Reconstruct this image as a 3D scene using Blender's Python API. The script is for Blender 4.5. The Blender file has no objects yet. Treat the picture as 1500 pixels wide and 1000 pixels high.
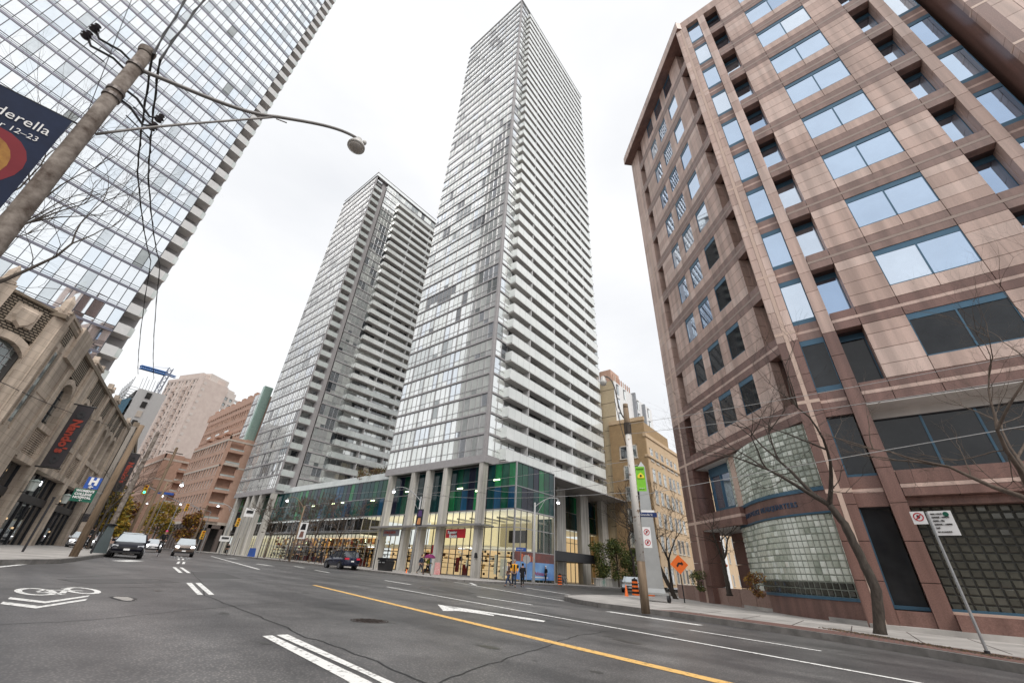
import bpy, math, random
from mathutils import Vector, Matrix
R=math.radians; random.seed(7)
sc=bpy.context.scene; C=sc.collection
# ------------------------------------------------------------ camera, sky, sun, exposure
cam=bpy.data.cameras.new('camera'); co=bpy.data.objects.new('camera',cam); C.objects.link(co); sc.camera=co
cam.sensor_width=36; cam.lens=583.614/1500*36; cam.clip_end=6000; cam.clip_start=0.05
co.matrix_world=Matrix(((0.6180115,-0.4181901,-0.6657168,0),(-0.784677,-0.2759709,-0.5550875,0),(0.0484136,0.8654231,-0.4986973,1.0),(0,0,0,1)))
sc.view_settings.view_transform='Standard'; sc.view_settings.look='None'; sc.view_settings.exposure=0.5; sc.view_settings.gamma=1
W=bpy.data.worlds.new('World'); sc.world=W; W.use_nodes=True; wn=W.node_tree; wn.nodes.clear()
def wnode(t,**k):
    n=wn.nodes.new(t)
    for a,b in k.items(): setattr(n,a,b)
    return n
sky=wnode('ShaderNodeTexSky',sky_type='NISHITA'); sky.sun_disc=False; sky.sun_elevation=R(50); sky.sun_rotation=R(206); sky.dust_density=6; sky.air_density=1.2
tc=wnode('ShaderNodeTexCoord'); no=wnode('ShaderNodeTexNoise'); no.inputs['Scale'].default_value=1.6; no.inputs['Detail'].default_value=5
mp=wnode('ShaderNodeMapping'); mp.inputs['Scale'].default_value=(1,1,2.4)
rp=wnode('ShaderNodeValToRGB'); rp.color_ramp.elements[0].position=.3; rp.color_ramp.elements[0].color=(6.8,6.9,7.1,1); rp.color_ramp.elements[1].position=.62; rp.color_ramp.elements[1].color=(8.2,8.2,8.2,1)
mx=wnode('ShaderNodeMix',data_type='RGBA'); mx.inputs[0].default_value=.9
bg=wnode('ShaderNodeBackground'); bg.inputs[1].default_value=.1; wo=wnode('ShaderNodeOutputWorld')
L=wn.links.new; L(tc.outputs['Generated'],mp.inputs[0]); L(mp.outputs[0],no.inputs['Vector']); L(no.outputs[0],rp.inputs[0])
L(sky.outputs[0],mx.inputs[6]); L(rp.outputs[0],mx.inputs[7]); L(mx.outputs[2],bg.inputs[0]); L(bg.outputs[0],wo.inputs[0])
sd=bpy.data.lights.new('sun','SUN'); sd.energy=1.5; sd.angle=R(28); sd.color=(1,.965,.92)
so=bpy.data.objects.new('sun',sd); C.objects.link(so)
el,az_=R(50),R(206)
so.rotation_euler=Vector((math.cos(el)*math.sin(az_),math.cos(el)*math.cos(az_),math.sin(el))).to_track_quat('Z','Y').to_euler()
# ------------------------------------------------------------ helpers
def G(x,y): return -.014*x+.016*y
MATS={}
def mat(name,col,rough=.7,metal=0,var=.12,scale=2,bump=0,spec=.5,emit=0,coat=0,col2=None,detail=6,stretch=None,ior=None):
    if name in MATS: return MATS[name]
    m=bpy.data.materials.new(name); m.use_nodes=True; t=m.node_tree; b=t.nodes['Principled BSDF']
    b.inputs['Roughness'].default_value=rough; b.inputs['Metallic'].default_value=metal; b.inputs['Specular IOR Level'].default_value=spec
    if ior: b.inputs['IOR'].default_value=ior
    if coat: b.inputs['Coat Weight'].default_value=coat; b.inputs['Coat Roughness'].default_value=.03
    tc=t.nodes.new('ShaderNodeTexCoord'); n=t.nodes.new('ShaderNodeTexNoise'); n.inputs['Scale'].default_value=scale; n.inputs['Detail'].default_value=detail; n.inputs['Roughness'].default_value=.62
    src=tc.outputs['Object']
    if stretch:
        mp=t.nodes.new('ShaderNodeMapping'); mp.inputs['Scale'].default_value=stretch; t.links.new(src,mp.inputs[0]); src=mp.outputs[0]
    t.links.new(src,n.inputs['Vector'])
    r=t.nodes.new('ShaderNodeValToRGB'); r.color_ramp.elements[0].position=.3; r.color_ramp.elements[1].position=.7
    c2=col2 or tuple(min(1,c*(1+var)) for c in col); c1=col if col2 else tuple(c*(1-var) for c in col)
    r.color_ramp.elements[0].color=(*c1,1); r.color_ramp.elements[1].color=(*c2,1)
    t.links.new(n.outputs[0],r.inputs[0]); t.links.new(r.outputs[0],b.inputs['Base Color'])
    if bump:
        bp=t.nodes.new('ShaderNodeBump'); bp.inputs['Strength'].default_value=bump; bp.inputs['Distance'].default_value=.02; t.links.new(n.outputs[0],bp.inputs['Height']); t.links.new(bp.outputs[0],b.inputs['Normal'])
    if emit: b.inputs['Emission Color'].default_value=(*col,1); b.inputs['Emission Strength'].default_value=emit
    MATS[name]=m; return m
def streak(m,lo=.74,hi=1.1,sc=(2.2,2.2,.12),pos=(.36,.62)):
    t=m.node_tree; b=t.nodes['Principled BSDF']; l=b.inputs['Base Color'].links[0].from_socket
    tc=t.nodes.new('ShaderNodeTexCoord'); mp=t.nodes.new('ShaderNodeMapping'); mp.inputs['Scale'].default_value=sc; n=t.nodes.new('ShaderNodeTexNoise'); n.inputs['Scale'].default_value=1; n.inputs['Detail'].default_value=8
    t.links.new(tc.outputs['Object'],mp.inputs[0]); t.links.new(mp.outputs[0],n.inputs[0]); r=t.nodes.new('ShaderNodeValToRGB'); e=r.color_ramp.elements; e[0].position,e[1].position=pos; e[0].color=(lo,lo,lo,1); e[1].color=(hi,hi,hi,1); t.links.new(n.outputs[0],r.inputs[0])
    x=t.nodes.new('ShaderNodeMix'); x.data_type='RGBA'; x.blend_type='MULTIPLY'; x.inputs[0].default_value=1; t.links.new(l,x.inputs[6]); t.links.new(r.outputs[0],x.inputs[7]); t.links.new(x.outputs[2],b.inputs['Base Color'])
def bricky(name,c1,c2,mortar,bw=.5,rh=.25,msize=.02,scale=1,rough=.8,axis='xz'):
    if name in MATS: return MATS[name]
    m=bpy.data.materials.new(name); m.use_nodes=True; t=m.node_tree; b=t.nodes['Principled BSDF']; b.inputs['Roughness'].default_value=rough
    tc=t.nodes.new('ShaderNodeTexCoord'); sx=t.nodes.new('ShaderNodeSeparateXYZ'); cb=t.nodes.new('ShaderNodeCombineXYZ'); ad=t.nodes.new('ShaderNodeMath'); ad.operation='ADD'
    t.links.new(tc.outputs['Object'],sx.inputs[0])
    if axis=='xy': t.links.new(sx.outputs[0],cb.inputs[0]); t.links.new(sx.outputs[1],cb.inputs[1])
    else:
        t.links.new(sx.outputs[0],ad.inputs[0]); t.links.new(sx.outputs[1],ad.inputs[1]); t.links.new(ad.outputs[0],cb.inputs[0]); t.links.new(sx.outputs[2],cb.inputs[1])
    br=t.nodes.new('ShaderNodeTexBrick'); br.inputs['Scale'].default_value=scale; br.inputs['Brick Width'].default_value=bw; br.inputs['Row Height'].default_value=rh; br.inputs['Mortar Size'].default_value=msize
    br.inputs['Color1'].default_value=(*c1,1); br.inputs['Color2'].default_value=(*c2,1); br.inputs['Mortar'].default_value=(*mortar,1)
    t.links.new(cb.outputs[0],br.inputs[0])
    n=t.nodes.new('ShaderNodeTexNoise'); n.inputs['Scale'].default_value=1.3; n.inputs['Detail'].default_value=6; t.links.new(tc.outputs['Object'],n.inputs[0])
    mm=t.nodes.new('ShaderNodeMix'); mm.data_type='RGBA'; mm.blend_type='MULTIPLY'; mm.inputs[0].default_value=.35
    t.links.new(br.outputs[0],mm.inputs[6]); t.links.new(n.outputs[0],mm.inputs[7]); t.links.new(mm.outputs[2],b.inputs[0])
    MATS[name]=m; return m
class MB:
    def __init__(s): s.v=[];s.f=[];s.m=[];s.ms=[]
    def mi(s,m):
        if m not in s.ms: s.ms.append(m)
        return s.ms.index(m)
    def face(s,pts,m):
        n=len(s.v); s.v+= [tuple(p) for p in pts]; s.f.append(tuple(range(n,n+len(pts)))); s.m.append(s.mi(m))
    def hexa(s,p,m):   # 8 points: bottom 4 ccw, top 4
        n=len(s.v); s.v+=[tuple(q) for q in p]; k=s.mi(m)
        for f in ((3,2,1,0),(4,5,6,7),(0,1,5,4),(1,2,6,5),(2,3,7,6),(3,0,4,7)): s.f.append(tuple(n+i for i in f)); s.m.append(k)
    def box(s,x0,x1,y0,y1,z0,z1,m): s.hexa([(x0,y0,z0),(x1,y0,z0),(x1,y1,z0),(x0,y1,z0),(x0,y0,z1),(x1,y0,z1),(x1,y1,z1),(x0,y1,z1)],m)
    def prism(s,poly,z0,z1,m):
        n=len(s.v); k=len(poly); a=z0 if callable(z0) else (lambda x,y:z0); b=z1 if callable(z1) else (lambda x,y:z1)
        s.v+=[(x,y,a(x,y)) for x,y in poly]+[(x,y,b(x,y)) for x,y in poly]; mi=s.mi(m)
        s.f.append(tuple(range(n+k-1,n-1,-1))); s.f.append(tuple(range(n+k,n+2*k))); s.m+=[mi,mi]
        for i in range(k):
            j=(i+1)%k; s.f.append((n+i,n+j,n+k+j,n+k+i)); s.m.append(mi)
    def tube(s,pts,rad,m,n=8,cap=True):
        pts=[Vector(p) for p in pts]; k0=len(s.v); mi=s.mi(m)
        if not isinstance(rad,(list,tuple)): rad=[rad]*len(pts)
        ref=None
        for i,p in enumerate(pts):
            d=(pts[min(i+1,len(pts)-1)]-pts[max(i-1,0)]).normalized()
            if ref is None: ref=Vector((0,0,1)) if abs(d.z)<.9 else Vector((1,0,0))
            u=d.cross(ref); u=u.normalized() if u.length>1e-6 else Vector((1,0,0)); w=u.cross(d).normalized(); ref=w
            for j in range(n):
                t=2*math.pi*j/n; s.v.append(tuple(p+(u*math.cos(t)+w*math.sin(t))*rad[i]))
        for i in range(len(pts)-1):
            for j in range(n):
                a=k0+i*n+j; b=k0+i*n+(j+1)%n; s.f.append((a,b,b+n,a+n)); s.m.append(mi)
        if cap:
            s.f.append(tuple(k0+j for j in range(n-1,-1,-1))); s.f.append(tuple(k0+(len(pts)-1)*n+j for j in range(n))); s.m+=[mi,mi]
    def lathe(s,c,prof,m,n=16):
        k0=len(s.v); mi=s.mi(m)
        for r,z in prof:
            for j in range(n):
                t=2*math.pi*j/n; s.v.append((c[0]+r*math.cos(t),c[1]+r*math.sin(t),c[2]+z))
        for i in range(len(prof)-1):
            for j in range(n):
                a=k0+i*n+j; b=k0+i*n+(j+1)%n; s.f.append((a,b,b+n,a+n)); s.m.append(mi)
        s.f.append(tuple(k0+j for j in range(n-1,-1,-1))); s.f.append(tuple(k0+(len(prof)-1)*n+j for j in range(n))); s.m+=[mi,mi]
    def build(s,name,parent=None,smooth=False,org=None):
        if not s.v: return None
        o=org if org is not None else (Vector(parent['o']) if parent is not None and 'o' in parent else Vector((0,0,0))); o=Vector(o)
        me=bpy.data.meshes.new(name); me.from_pydata([tuple(Vector(q)-o) for q in s.v],[],s.f)
        for m in s.ms: me.materials.append(m)
        me.polygons.foreach_set('material_index',s.m)
        if smooth: me.polygons.foreach_set('use_smooth',[True]*len(s.f))
        me.update(); ob=bpy.data.objects.new(name,me); C.objects.link(ob)
        if parent is not None: ob.parent=parent
        else: ob.location=o
        return ob
def tag(o,label=None,cat=None,group=None,kind=None):
    for k,v in (('label',label),('category',cat),('group',group),('kind',kind)):
        if v: o[k]=v
    return o
def thing(name,label,cat,loc,rz=0,group=None,local=False):
    o=bpy.data.objects.new(name,None); o.empty_display_size=.3; C.objects.link(o); o.location=loc; o.rotation_euler=(0,0,rz)
    if not local: o['o']=tuple(loc)
    return tag(o,label,cat,group)
def copy_tree(o,parent=None):
    c=o.copy(); C.objects.link(c); c.parent=parent
    for ch in list(o.children): copy_tree(ch,c)
    return c
class Fr:  # wall frame: s along wall, o outward, z up
    def __init__(f,x,y,az,na): f.p=(x,y); f.u=(math.sin(R(az)),math.cos(R(az))); f.n=(math.sin(R(na)),math.cos(R(na)))
    def P(f,s,z,o=0): return (f.p[0]+f.u[0]*s+f.n[0]*o, f.p[1]+f.u[1]*s+f.n[1]*o, z)
    def box(f,mb,s0,s1,z0,z1,o0,o1,m): mb.hexa([f.P(s0,z0,o0),f.P(s1,z0,o0),f.P(s1,z0,o1),f.P(s0,z0,o1),f.P(s0,z1,o0),f.P(s1,z1,o0),f.P(s1,z1,o1),f.P(s0,z1,o1)],m)
    def pane(f,mb,s0,s1,z0,z1,o,m,j=.004):
        r=lambda: o+random.uniform(-j,j)
        a,b,c=r(),r(),r(); d=a+c-b; q=[f.P(s0,z0,a),f.P(s1,z0,b),f.P(s1,z1,c),f.P(s0,z1,d)]
        if f.u[1]*f.n[0]-f.u[0]*f.n[1]<0: q.reverse()
        mb.face(q,m)
    def arch(f,mb,s0,s1,zs,o0,o1,m,th,n=8,rise=None):   # arched ring (voussoirs)
        c=(s0+s1)/2; r=(s1-s0)/2; k=(rise or r)/r
        for i in range(n):
            a=math.pi*i/n; b=math.pi*(i+1)/n
            q=[(c-r*math.cos(a),zs+r*k*math.sin(a)),(c-r*math.cos(b),zs+r*k*math.sin(b)),(c-(r+th)*math.cos(b),zs+(r*k+th)*math.sin(b)),(c-(r+th)*math.cos(a),zs+(r*k+th)*math.sin(a))]
            mb.hexa([f.P(*t,o0) for t in q]+[f.P(*t,o1) for t in q],m)
def text(name,s,size,org,u,m,parent=None,v=(0,0,1),ext=.01,align='LEFT',bold=0,sx=1):
    cu=bpy.data.curves.new(name,'FONT'); cu.body=s; cu.size=size; cu.extrude=ext; cu.align_x=align; cu.offset=bold; cu.resolution_u=2
    tmp=bpy.data.objects.new('t',cu); C.objects.link(tmp); dg=bpy.context.evaluated_depsgraph_get()
    me=bpy.data.meshes.new_from_object(tmp.evaluated_get(dg)); bpy.data.objects.remove(tmp); bpy.data.curves.remove(cu)
    u=Vector(u).normalized(); v=Vector(v).normalized(); n=u.cross(v); o=Vector(parent['o']) if parent is not None and 'o' in parent else Vector((0,0,0))
    M=Matrix((u*sx,v,n)).transposed().to_4x4(); M.translation=Vector(org)-o
    me.transform(M); me.materials.clear(); me.materials.append(m)
    ob=bpy.data.objects.new(name,me); C.objects.link(ob)
    if parent is not None: ob.parent=parent
    return ob
# ------------------------------------------------------------ materials
M=mat
asph=M('asphalt',(.085,.083,.085),rough=.44,col2=(.175,.171,.17),scale=1.1,detail=14,bump=.25)
# coarse aggregate speckle on top of the large patches
t=asph.node_tree; b=t.nodes['Principled BSDF']; src=b.inputs['Base Color'].links[0].from_socket
tc=t.nodes.new('ShaderNodeTexCoord'); v=t.nodes.new('ShaderNodeTexVoronoi'); v.inputs['Scale'].default_value=34; t.links.new(tc.outputs['Object'],v.inputs['Vector'])
v.feature='F1'; rr=t.nodes.new('ShaderNodeValToRGB'); rr.color_ramp.elements[0].position=.0; rr.color_ramp.elements[0].color=(2.3,2.2,2.1,1); rr.color_ramp.elements[1].position=.45; rr.color_ramp.elements[1].color=(.74,.74,.76,1)
n2=t.nodes.new('ShaderNodeTexNoise'); n2.inputs['Scale'].default_value=.16; n2.inputs['Detail'].default_value=4; t.links.new(tc.outputs['Object'],n2.inputs[0])
r2=t.nodes.new('ShaderNodeValToRGB'); r2.color_ramp.elements[0].position=.35; r2.color_ramp.elements[0].color=(.72,.72,.72,1); r2.color_ramp.elements[1].position=.65; r2.color_ramp.elements[1].color=(1.15,1.15,1.15,1); t.links.new(n2.outputs[0],r2.inputs[0])
m1=t.nodes.new('ShaderNodeMix'); m1.data_type='RGBA'; m1.blend_type='MULTIPLY'; m1.inputs[0].default_value=1; t.links.new(src,m1.inputs[6]); t.links.new(rr.outputs[0],m1.inputs[7]); t.links.new(v.outputs['Distance'],rr.inputs[0])
m2=t.nodes.new('ShaderNodeMix'); m2.data_type='RGBA'; m2.blend_type='MULTIPLY'; m2.inputs[0].default_value=1; t.links.new(m1.outputs[2],m2.inputs[6]); t.links.new(r2.outputs[0],m2.inputs[7]); n3=t.nodes.new('ShaderNodeTexNoise'); n3.inputs['Scale'].default_value=.75; n3.inputs['Detail'].default_value=5; mp3=t.nodes.new('ShaderNodeMapping'); mp3.inputs['Rotation'].default_value=(0,0,R(-12)); mp3.inputs['Scale'].default_value=(1,.07,1); t.links.new(tc.outputs['Object'],mp3.inputs[0]); t.links.new(mp3.outputs[0],n3.inputs[0])
r3=t.nodes.new('ShaderNodeValToRGB'); r3.color_ramp.elements[0].position=.38; r3.color_ramp.elements[0].color=(.68,.68,.69,1); r3.color_ramp.elements[1].position=.6; r3.color_ramp.elements[1].color=(1.15,1.15,1.14,1); t.links.new(n3.outputs[0],r3.inputs[0])
m3=t.nodes.new('ShaderNodeMix'); m3.data_type='RGBA'; m3.blend_type='MULTIPLY'; m3.inputs[0].default_value=1; t.links.new(m2.outputs[2],m3.inputs[6]); t.links.new(r3.outputs[0],m3.inputs[7]); t.links.new(m3.outputs[2],b.inputs['Base Color'])
walk=M('pavement',(.43,.41,.39),rough=.8,var=.16,scale=.8,detail=9)
curbm=M('kerb',(.2,.19,.18),rough=.85,var=.3,scale=3)
paver=bricky('paver',(.2,.1,.085),(.26,.14,.115),(.15,.11,.1),.2,.1,.01,1,axis='xy')
paintw=M('paint_white',(.3,.3,.29),rough=.6,col2=(.86,.86,.84),scale=14,detail=12)
paintw.node_tree.nodes['Color Ramp'].color_ramp.elements[0].position=.36; paintw.node_tree.nodes['Color Ramp'].color_ramp.elements[1].position=.47
painty=M('paint_yellow',(.35,.22,.08),rough=.6,col2=(.84,.52,.17),scale=12,detail=12)
painty.node_tree.nodes['Color Ramp'].color_ramp.elements[0].position=.36; painty.node_tree.nodes['Color Ramp'].color_ramp.elements[1].position=.47
tar=M('tar',(.018,.018,.02),rough=.5); iron=M('iron',(.07,.055,.05),rough=.55,metal=.6,var=.3,scale=12,bump=.4)
conc=M('concrete',(.44,.42,.385),rough=.85,col2=(.62,.6,.56),scale=.7,detail=10,stretch=(1,1,.35))
slabm=M('slab_grey',(.36,.345,.35),rough=.6,var=.1); soff=M('soffit',(.60,.58,.56),rough=.9,var=.08)
mull=M('mullion',(.40,.39,.395),rough=.35,metal=.5,var=.08); dmull=M('mullion_dark',(.05,.052,.06),rough=.4,metal=.4)
frit=M('fritted_glass',(.70,.74,.725),rough=.12,col2=(.84,.87,.85),spec=.7,scale=.35,coat=.6)
fritg=M('grey_balustrade_glass',(.45,.5,.49),rough=.08,col2=(.64,.68,.665),spec=.8,scale=.5,coat=.8)
conwh=M('white_concrete',(.6,.6,.6),rough=.8,var=.06)
def glass(n,c,metal=.35,rough=.03,var=.3,scale=.6,cior=0):
    m=M(n,c,rough=rough,metal=metal,var=var,scale=scale,coat=1,spec=.8)
    if cior: m.node_tree.nodes['Principled BSDF'].inputs['Coat IOR'].default_value=cior
    return m
PN=[(glass('pane_curtain',(.80,.84,.81),.4,var=.12,cior=2.3),40),(glass('pane_pale',(.88,.91,.9),.6,var=.06,cior=2.3),34),(glass('pane_grey',(.60,.64,.63),.45,var=.2,cior=2.2),16),(glass('pane_dim',(.25,.28,.28),.4,cior=2),3),(glass('pane_dark',(.06,.07,.08),.3,cior=1.7),4),(glass('pane_blue',(.72,.78,.83),.8,var=.1,cior=2.3),12)]
def pick(ws=PN): return random.choices([w[0] for w in ws],[w[1] for w in ws])[0]
mirror=[(glass('mirror_pane',(.83,.87,.9),.95,.02,.04),70),(glass('mirror_pane_blue',(.74,.81,.87),.95,.02,.05),24),(glass('mirror_pane_grey',(.6,.65,.68),.9,.02,.1),8),(glass('pane_dim',(.2,.23,.23)),1)]
tl=lambda n,c: M(n,c,rough=.06,var=.5,scale=.5,spec=.35,stretch=(1,1,.4))
teal=[(tl('teal_dark',(.012,.06,.065)),40),(tl('teal_green',(.012,.09,.055)),20),(tl('teal_blue',(.015,.08,.16)),14),(tl('teal_bright',(.02,.2,.075)),9),(tl('ink_glass',(.015,.02,.045)),18)]
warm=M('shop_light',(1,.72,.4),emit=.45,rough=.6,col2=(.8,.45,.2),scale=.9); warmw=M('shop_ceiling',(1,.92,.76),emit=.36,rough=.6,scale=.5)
lampw=M('lamp_glow',(.93,.93,1),emit=9); lampy=M('tube_light',(.85,1,.55),emit=4)
gpk=M('granite_tan',(.52,.375,.32),rough=.42,col2=(.61,.45,.39),scale=22,detail=3); gpkA=M('granite_tan_light',(.59,.44,.385),rough=.4,col2=(.67,.52,.455),scale=20,detail=3); gpkB=M('granite_tan_dark',(.46,.325,.275),rough=.45,col2=(.54,.39,.335),scale=24,detail=3); gpk2=M('granite_tan_pale',(.58,.43,.355),rough=.45,var=.07,scale=14)
gbr=M('granite_brown',(.165,.09,.075),rough=.33,col2=(.25,.145,.122),scale=26,detail=3); gmv=M('granite_mauve',(.27,.175,.15),rough=.4,var=.1,scale=20)
gdk=M('granite_dark',(.06,.035,.028),rough=.3,var=.2,scale=20); joint=M('joint',(.07,.05,.045),rough=.9)
for m_ in (gpk,gpkA,gpkB,gbr,gmv): streak(m_)
streak(conc,.7,1.1,(3,3,.15)); streak(walk,.8,1.08,(.9,.9,.9))
blf=M('blue_frame',(.055,.13,.2),rough=.35,metal=.2,var=.08)
pwin=glass('office_glass',(.46,.58,.74),.92,.015,.05); pwin2=glass('office_glass_pale',(.62,.71,.82),.85,.03,.06); pwin3=glass('office_glass_deep',(.32,.44,.62),.95,.01,.05); pwind=M('office_glass_dark',(.006,.008,.012),rough=.04,col2=(.03,.035,.04),scale=.5,spec=.45)
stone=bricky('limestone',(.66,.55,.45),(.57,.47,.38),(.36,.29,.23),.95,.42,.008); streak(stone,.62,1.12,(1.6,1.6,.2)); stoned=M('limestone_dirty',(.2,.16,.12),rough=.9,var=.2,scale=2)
sbrick=bricky('pattern_brick',(.46,.38,.29),(.35,.28,.21),(.045,.035,.025),.36,.14,.045)
blackm=M('black_paint',(.012,.012,.014),rough=.4); dkm=M('dark_metal',(.035,.035,.04),rough=.45,metal=.3); galv=M('galvanised',(.36,.37,.38),rough=.45,metal=.5,var=.15,scale=5)
darkin=M('dark_interior',(.012,.013,.014),rough=.7,col2=(.05,.045,.04),scale=.6); silver=M('silver',(.5,.5,.52),rough=.25,metal=.9)
red=M('sign_red',(.5,.02,.035),rough=.4); white=M('sign_white',(.8,.8,.8),rough=.5,var=.04); blue=M('sign_blue',(.02,.09,.4),rough=.4); green=M('sign_green',(.0,.1,.06),rough=.4)
orange=M('safety_orange',(.85,.16,.02),rough=.45,emit=.12); yel=M('signal_yellow',(.8,.42,.02),rough=.4)
bark=M('bark',(.07,.052,.042),rough=.95,col2=(.15,.115,.09),scale=9,bump=.6,stretch=(1,1,.3)); barkd=M('bark_dark',(.03,.024,.02),rough=.95,col2=(.085,.07,.058),scale=11,bump=1,stretch=(1,1,.35))
woodp=M('pole_wood',(.12,.085,.055),rough=.9,col2=(.3,.22,.15),scale=6,stretch=(1,1,.12),bump=.4)
poleg=M('pole_weathered',(.055,.035,.025),rough=.85,col2=(.34,.30,.265),scale=5,detail=12,bump=.4); polew=M('pole_peeling_white',(.55,.52,.47),rough=.8,var=.2,scale=4)
t=polew.node_tree; r=[n for n in t.nodes if n.type=='VALTORGB'][0]; r.color_ramp.elements[0].position=.36; r.color_ramp.elements[1].position=.42; r.color_ramp.elements[0].color=(.2,.12,.07,1); r.color_ramp.elements[1].color=(.62,.6,.57,1)
# ------------------------------------------------------------ ground
def struct(name,mb,**k): o=mb.build(name,org=(0,0,0),**k); o['kind']='structure'; return o
def lift(h): return lambda x,y: G(x,y)+h
mb=MB(); S=3000
xs=[-S,-200,-60,0,60,200,S]; ys=[-S,-200,-60,0,60,200,400,S]
for i in range(6):
    for j in range(7):
        q=[(xs[i],ys[j]),(xs[i+1],ys[j]),(xs[i+1],ys[j+1]),(xs[i],ys[j+1])]
        mb.face([(x,y,G(max(-400,min(400,x)),max(-300,min(400,y)))) for x,y in q],asph)
struct('road',mb)
def slab(name,poly,m,z0=-.3,z1=.15,kerb=True):
    mb=MB(); mb.prism(poly,lift(z0),lift(z1),m); struct(name,mb)
def kerb(line,w=.18):
    mb=MB()
    for (a,b),(c,d) in zip(line,line[1:]):
        dx,dy=c-a,d-b; l=math.hypot(dx,dy); nx,ny=-dy/l*w/2,dx/l*w/2; e=.02
        P=[(a+nx,b+ny),(c+nx,d+ny),(c-nx,d-ny),(a-nx,b-ny)]
        mb.prism(P,lift(-.25),lift(.162),curbm)
    struct('kerb',mb)
cR=[(60,15),(32,14.2),(24,13.6),(21,12.9),(19.4,11.9),(18.2,10.6),(17.5,9.2),(17.35,7.8),(17.2,6.2),(16.4,3.5),(15.6,1.1),(14.6,-.6),(12.8,-3),(9,-9),(2,-22)]
slab('pavement',cR+[(40,-40),(75,-5)],walk); kerb(cR)
cF=[(30.5,150),(32,120),(31.5,90),(30,62),(28.6,50),(27.5,38),(26.6,31),(26.7,28.6),(27.8,26.9),(30,26.3),(36,26.9),(48,27.5),(70,27.6),(110,27)]
slab('pavement',cF+[(110,60),(60,150)],walk); kerb(cF)
cL=[(-14,-20),(-6,2),(-2.5,12),(1.43,23.2),(3.07,26.1),(3.96,29),(5.5,35),(7.7,43.2),(10.8,55.8),(14,75),(17,100),(19,130),(21,170)]
slab('pavement',cL[::-1]+[(-50,-20),(-50,170)],walk); kerb(cL)
# brick strip along the kerb of the police side
mb=MB(); mb.prism([(17.3,6.9),(18.6,6.4),(18.0,3.2),(17.3,.9),(16.2,-1.2),(14.4,-3.8),(10.4,-9.6),(9.4,-9.1),(13.1,-3.0),(14.85,-.7),(15.9,1.1),(16.62,3.4)][::-1],lift(.05),lift(.156),paver); struct('brick_paving',mb)
# concrete joints on pavements
mb=MB()
for k in range(7):
    y=-2+k*1.5; mb.prism([(16.5+k*.1,y),(22,y+.2),(22,y+.225),(16.5+k*.1,y+.03)],lift(.1),lift(.1545),joint)
for k in range(30):
    y=30+k*1.6; mb.prism([(27.9+k*.08,y),(36,y),(36,y+.03),(27.9+k*.08,y+.03)],lift(.1),lift(.1545),joint)
struct('pavement_joint',mb)
def mark(name,polys,m,h=.004):
    mb=MB()
    for p in polys: mb.face([(x,y,G(x,y)+h) for x,y in p],m)
    return struct(name,mb)
def strip(a,b,w):
    dx,dy=b[0]-a[0],b[1]-a[1]; l=math.hypot(*[dx,dy]); nx,ny=-dy/l*w/2,dx/l*w/2
    return [(a[0]+nx,a[1]+ny),(a[0]-nx,a[1]-ny),(b[0]-nx,b[1]-ny),(b[0]+nx,b[1]+ny)]
def pstrip(line,w): return [strip(a,b,w) for a,b in zip(line,line[1:])]
mark('lane_marking',[[(9.61,17.58),(9.82,17.65),(8.02,8.5),(7.79,8.5)],[(7.79,8.5),(8.02,8.5),(7.31,4.8),(7.08,4.86)],[(7.08,4.86),(7.31,4.8),(6.76,1.75),(6.54,1.89)],[(6.54,1.89),(6.76,1.75),(5.9,-3),(5.66,-3)]],painty)
mark('lane_marking',pstrip([(13.46,17.93),(11.9,10.2),(10.27,2.26),(9.0,-3.5)],.13),paintw)
mark('lane_marking',[strip((22.96,70.15),(13.27,31.41),.2),strip((14.85,13.5),(14.3,10.25),.17),strip((17.7,23.9),(16.9,20.4),.2),strip((25.78,26.0),(18.92,11.77),.16),strip((29.6,21.85),(25.5,14.8),.2),strip((13.15,4.28),(12.52,1.36),.13),strip((19.6,36),(18.6,32),.2),strip((22.2,45),(21,40.5),.2),strip((15.9,8.0),(15.2,4.6),.35),strip((27.2,25.6),(24.6,22.6),.25)],paintw)
dsh=[[(5.11,16.86),(5.28,16.93),(4.36,12.92),(4.24,12.91)],[(5.39,16.97),(5.57,17.05),(4.62,12.96),(4.49,12.94)],[(3.21,6.84),(3.35,6.85),(3.08,4.3),(2.9,4.3)],[(2.9,4.3),(3.08,4.3),(2.97,3.4),(2.75,3.5)],[(3.41,6.86),(3.57,6.86),(3.26,4.3),(3.17,4.3)],[(3.17,4.3),(3.26,4.3),(3.15,3.3),(3.02,3.38)]]
for a,b in (((6.6,22.9),(7.75,28.2)),((9.3,33.5),(10.6,38)),((11.9,43),(13,47)),((14.4,52.5),(15.4,56.5))):
    dsh+=[strip(a,b,.14),strip((a[0]+.32,a[1]+.06),(b[0]+.32,b[1]+.06),.14)]
mark('dashed_line',dsh,paintw)
mark('turn_arrow',[[(9.86,10.54),(8.71,9.08),(9.2,9.0),(9.48,9.46),(10.0,9.7)],[(9.48,9.46),(9.2,9.0),(9.34,8.48),(9.75,8.7)],[(9.86,10.3),(9.48,9.46),(9.75,8.7),(9.98,9.45)],[(9.75,8.7),(9.34,8.48),(9.36,7.9),(9.6,8.1)],[(9.98,9.45),(9.75,8.7),(9.72,7.1),(10.12,7.1)],[(9.72,7.1),(10.12,7.1),(10.07,6.8),(9.78,6.66)]],paintw)
mark('turn_arrow',[[(18.6,44.6),(17.9,43.4),(18.2,43.3),(18.1,41),(18.45,41),(18.6,43.2),(18.95,43.1)],[(23,64.5),(22.2,63.2),(22.6,63.1),(22.5,60.5),(22.9,60.5),(23.1,63),(23.6,62.9)]],paintw)
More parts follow.
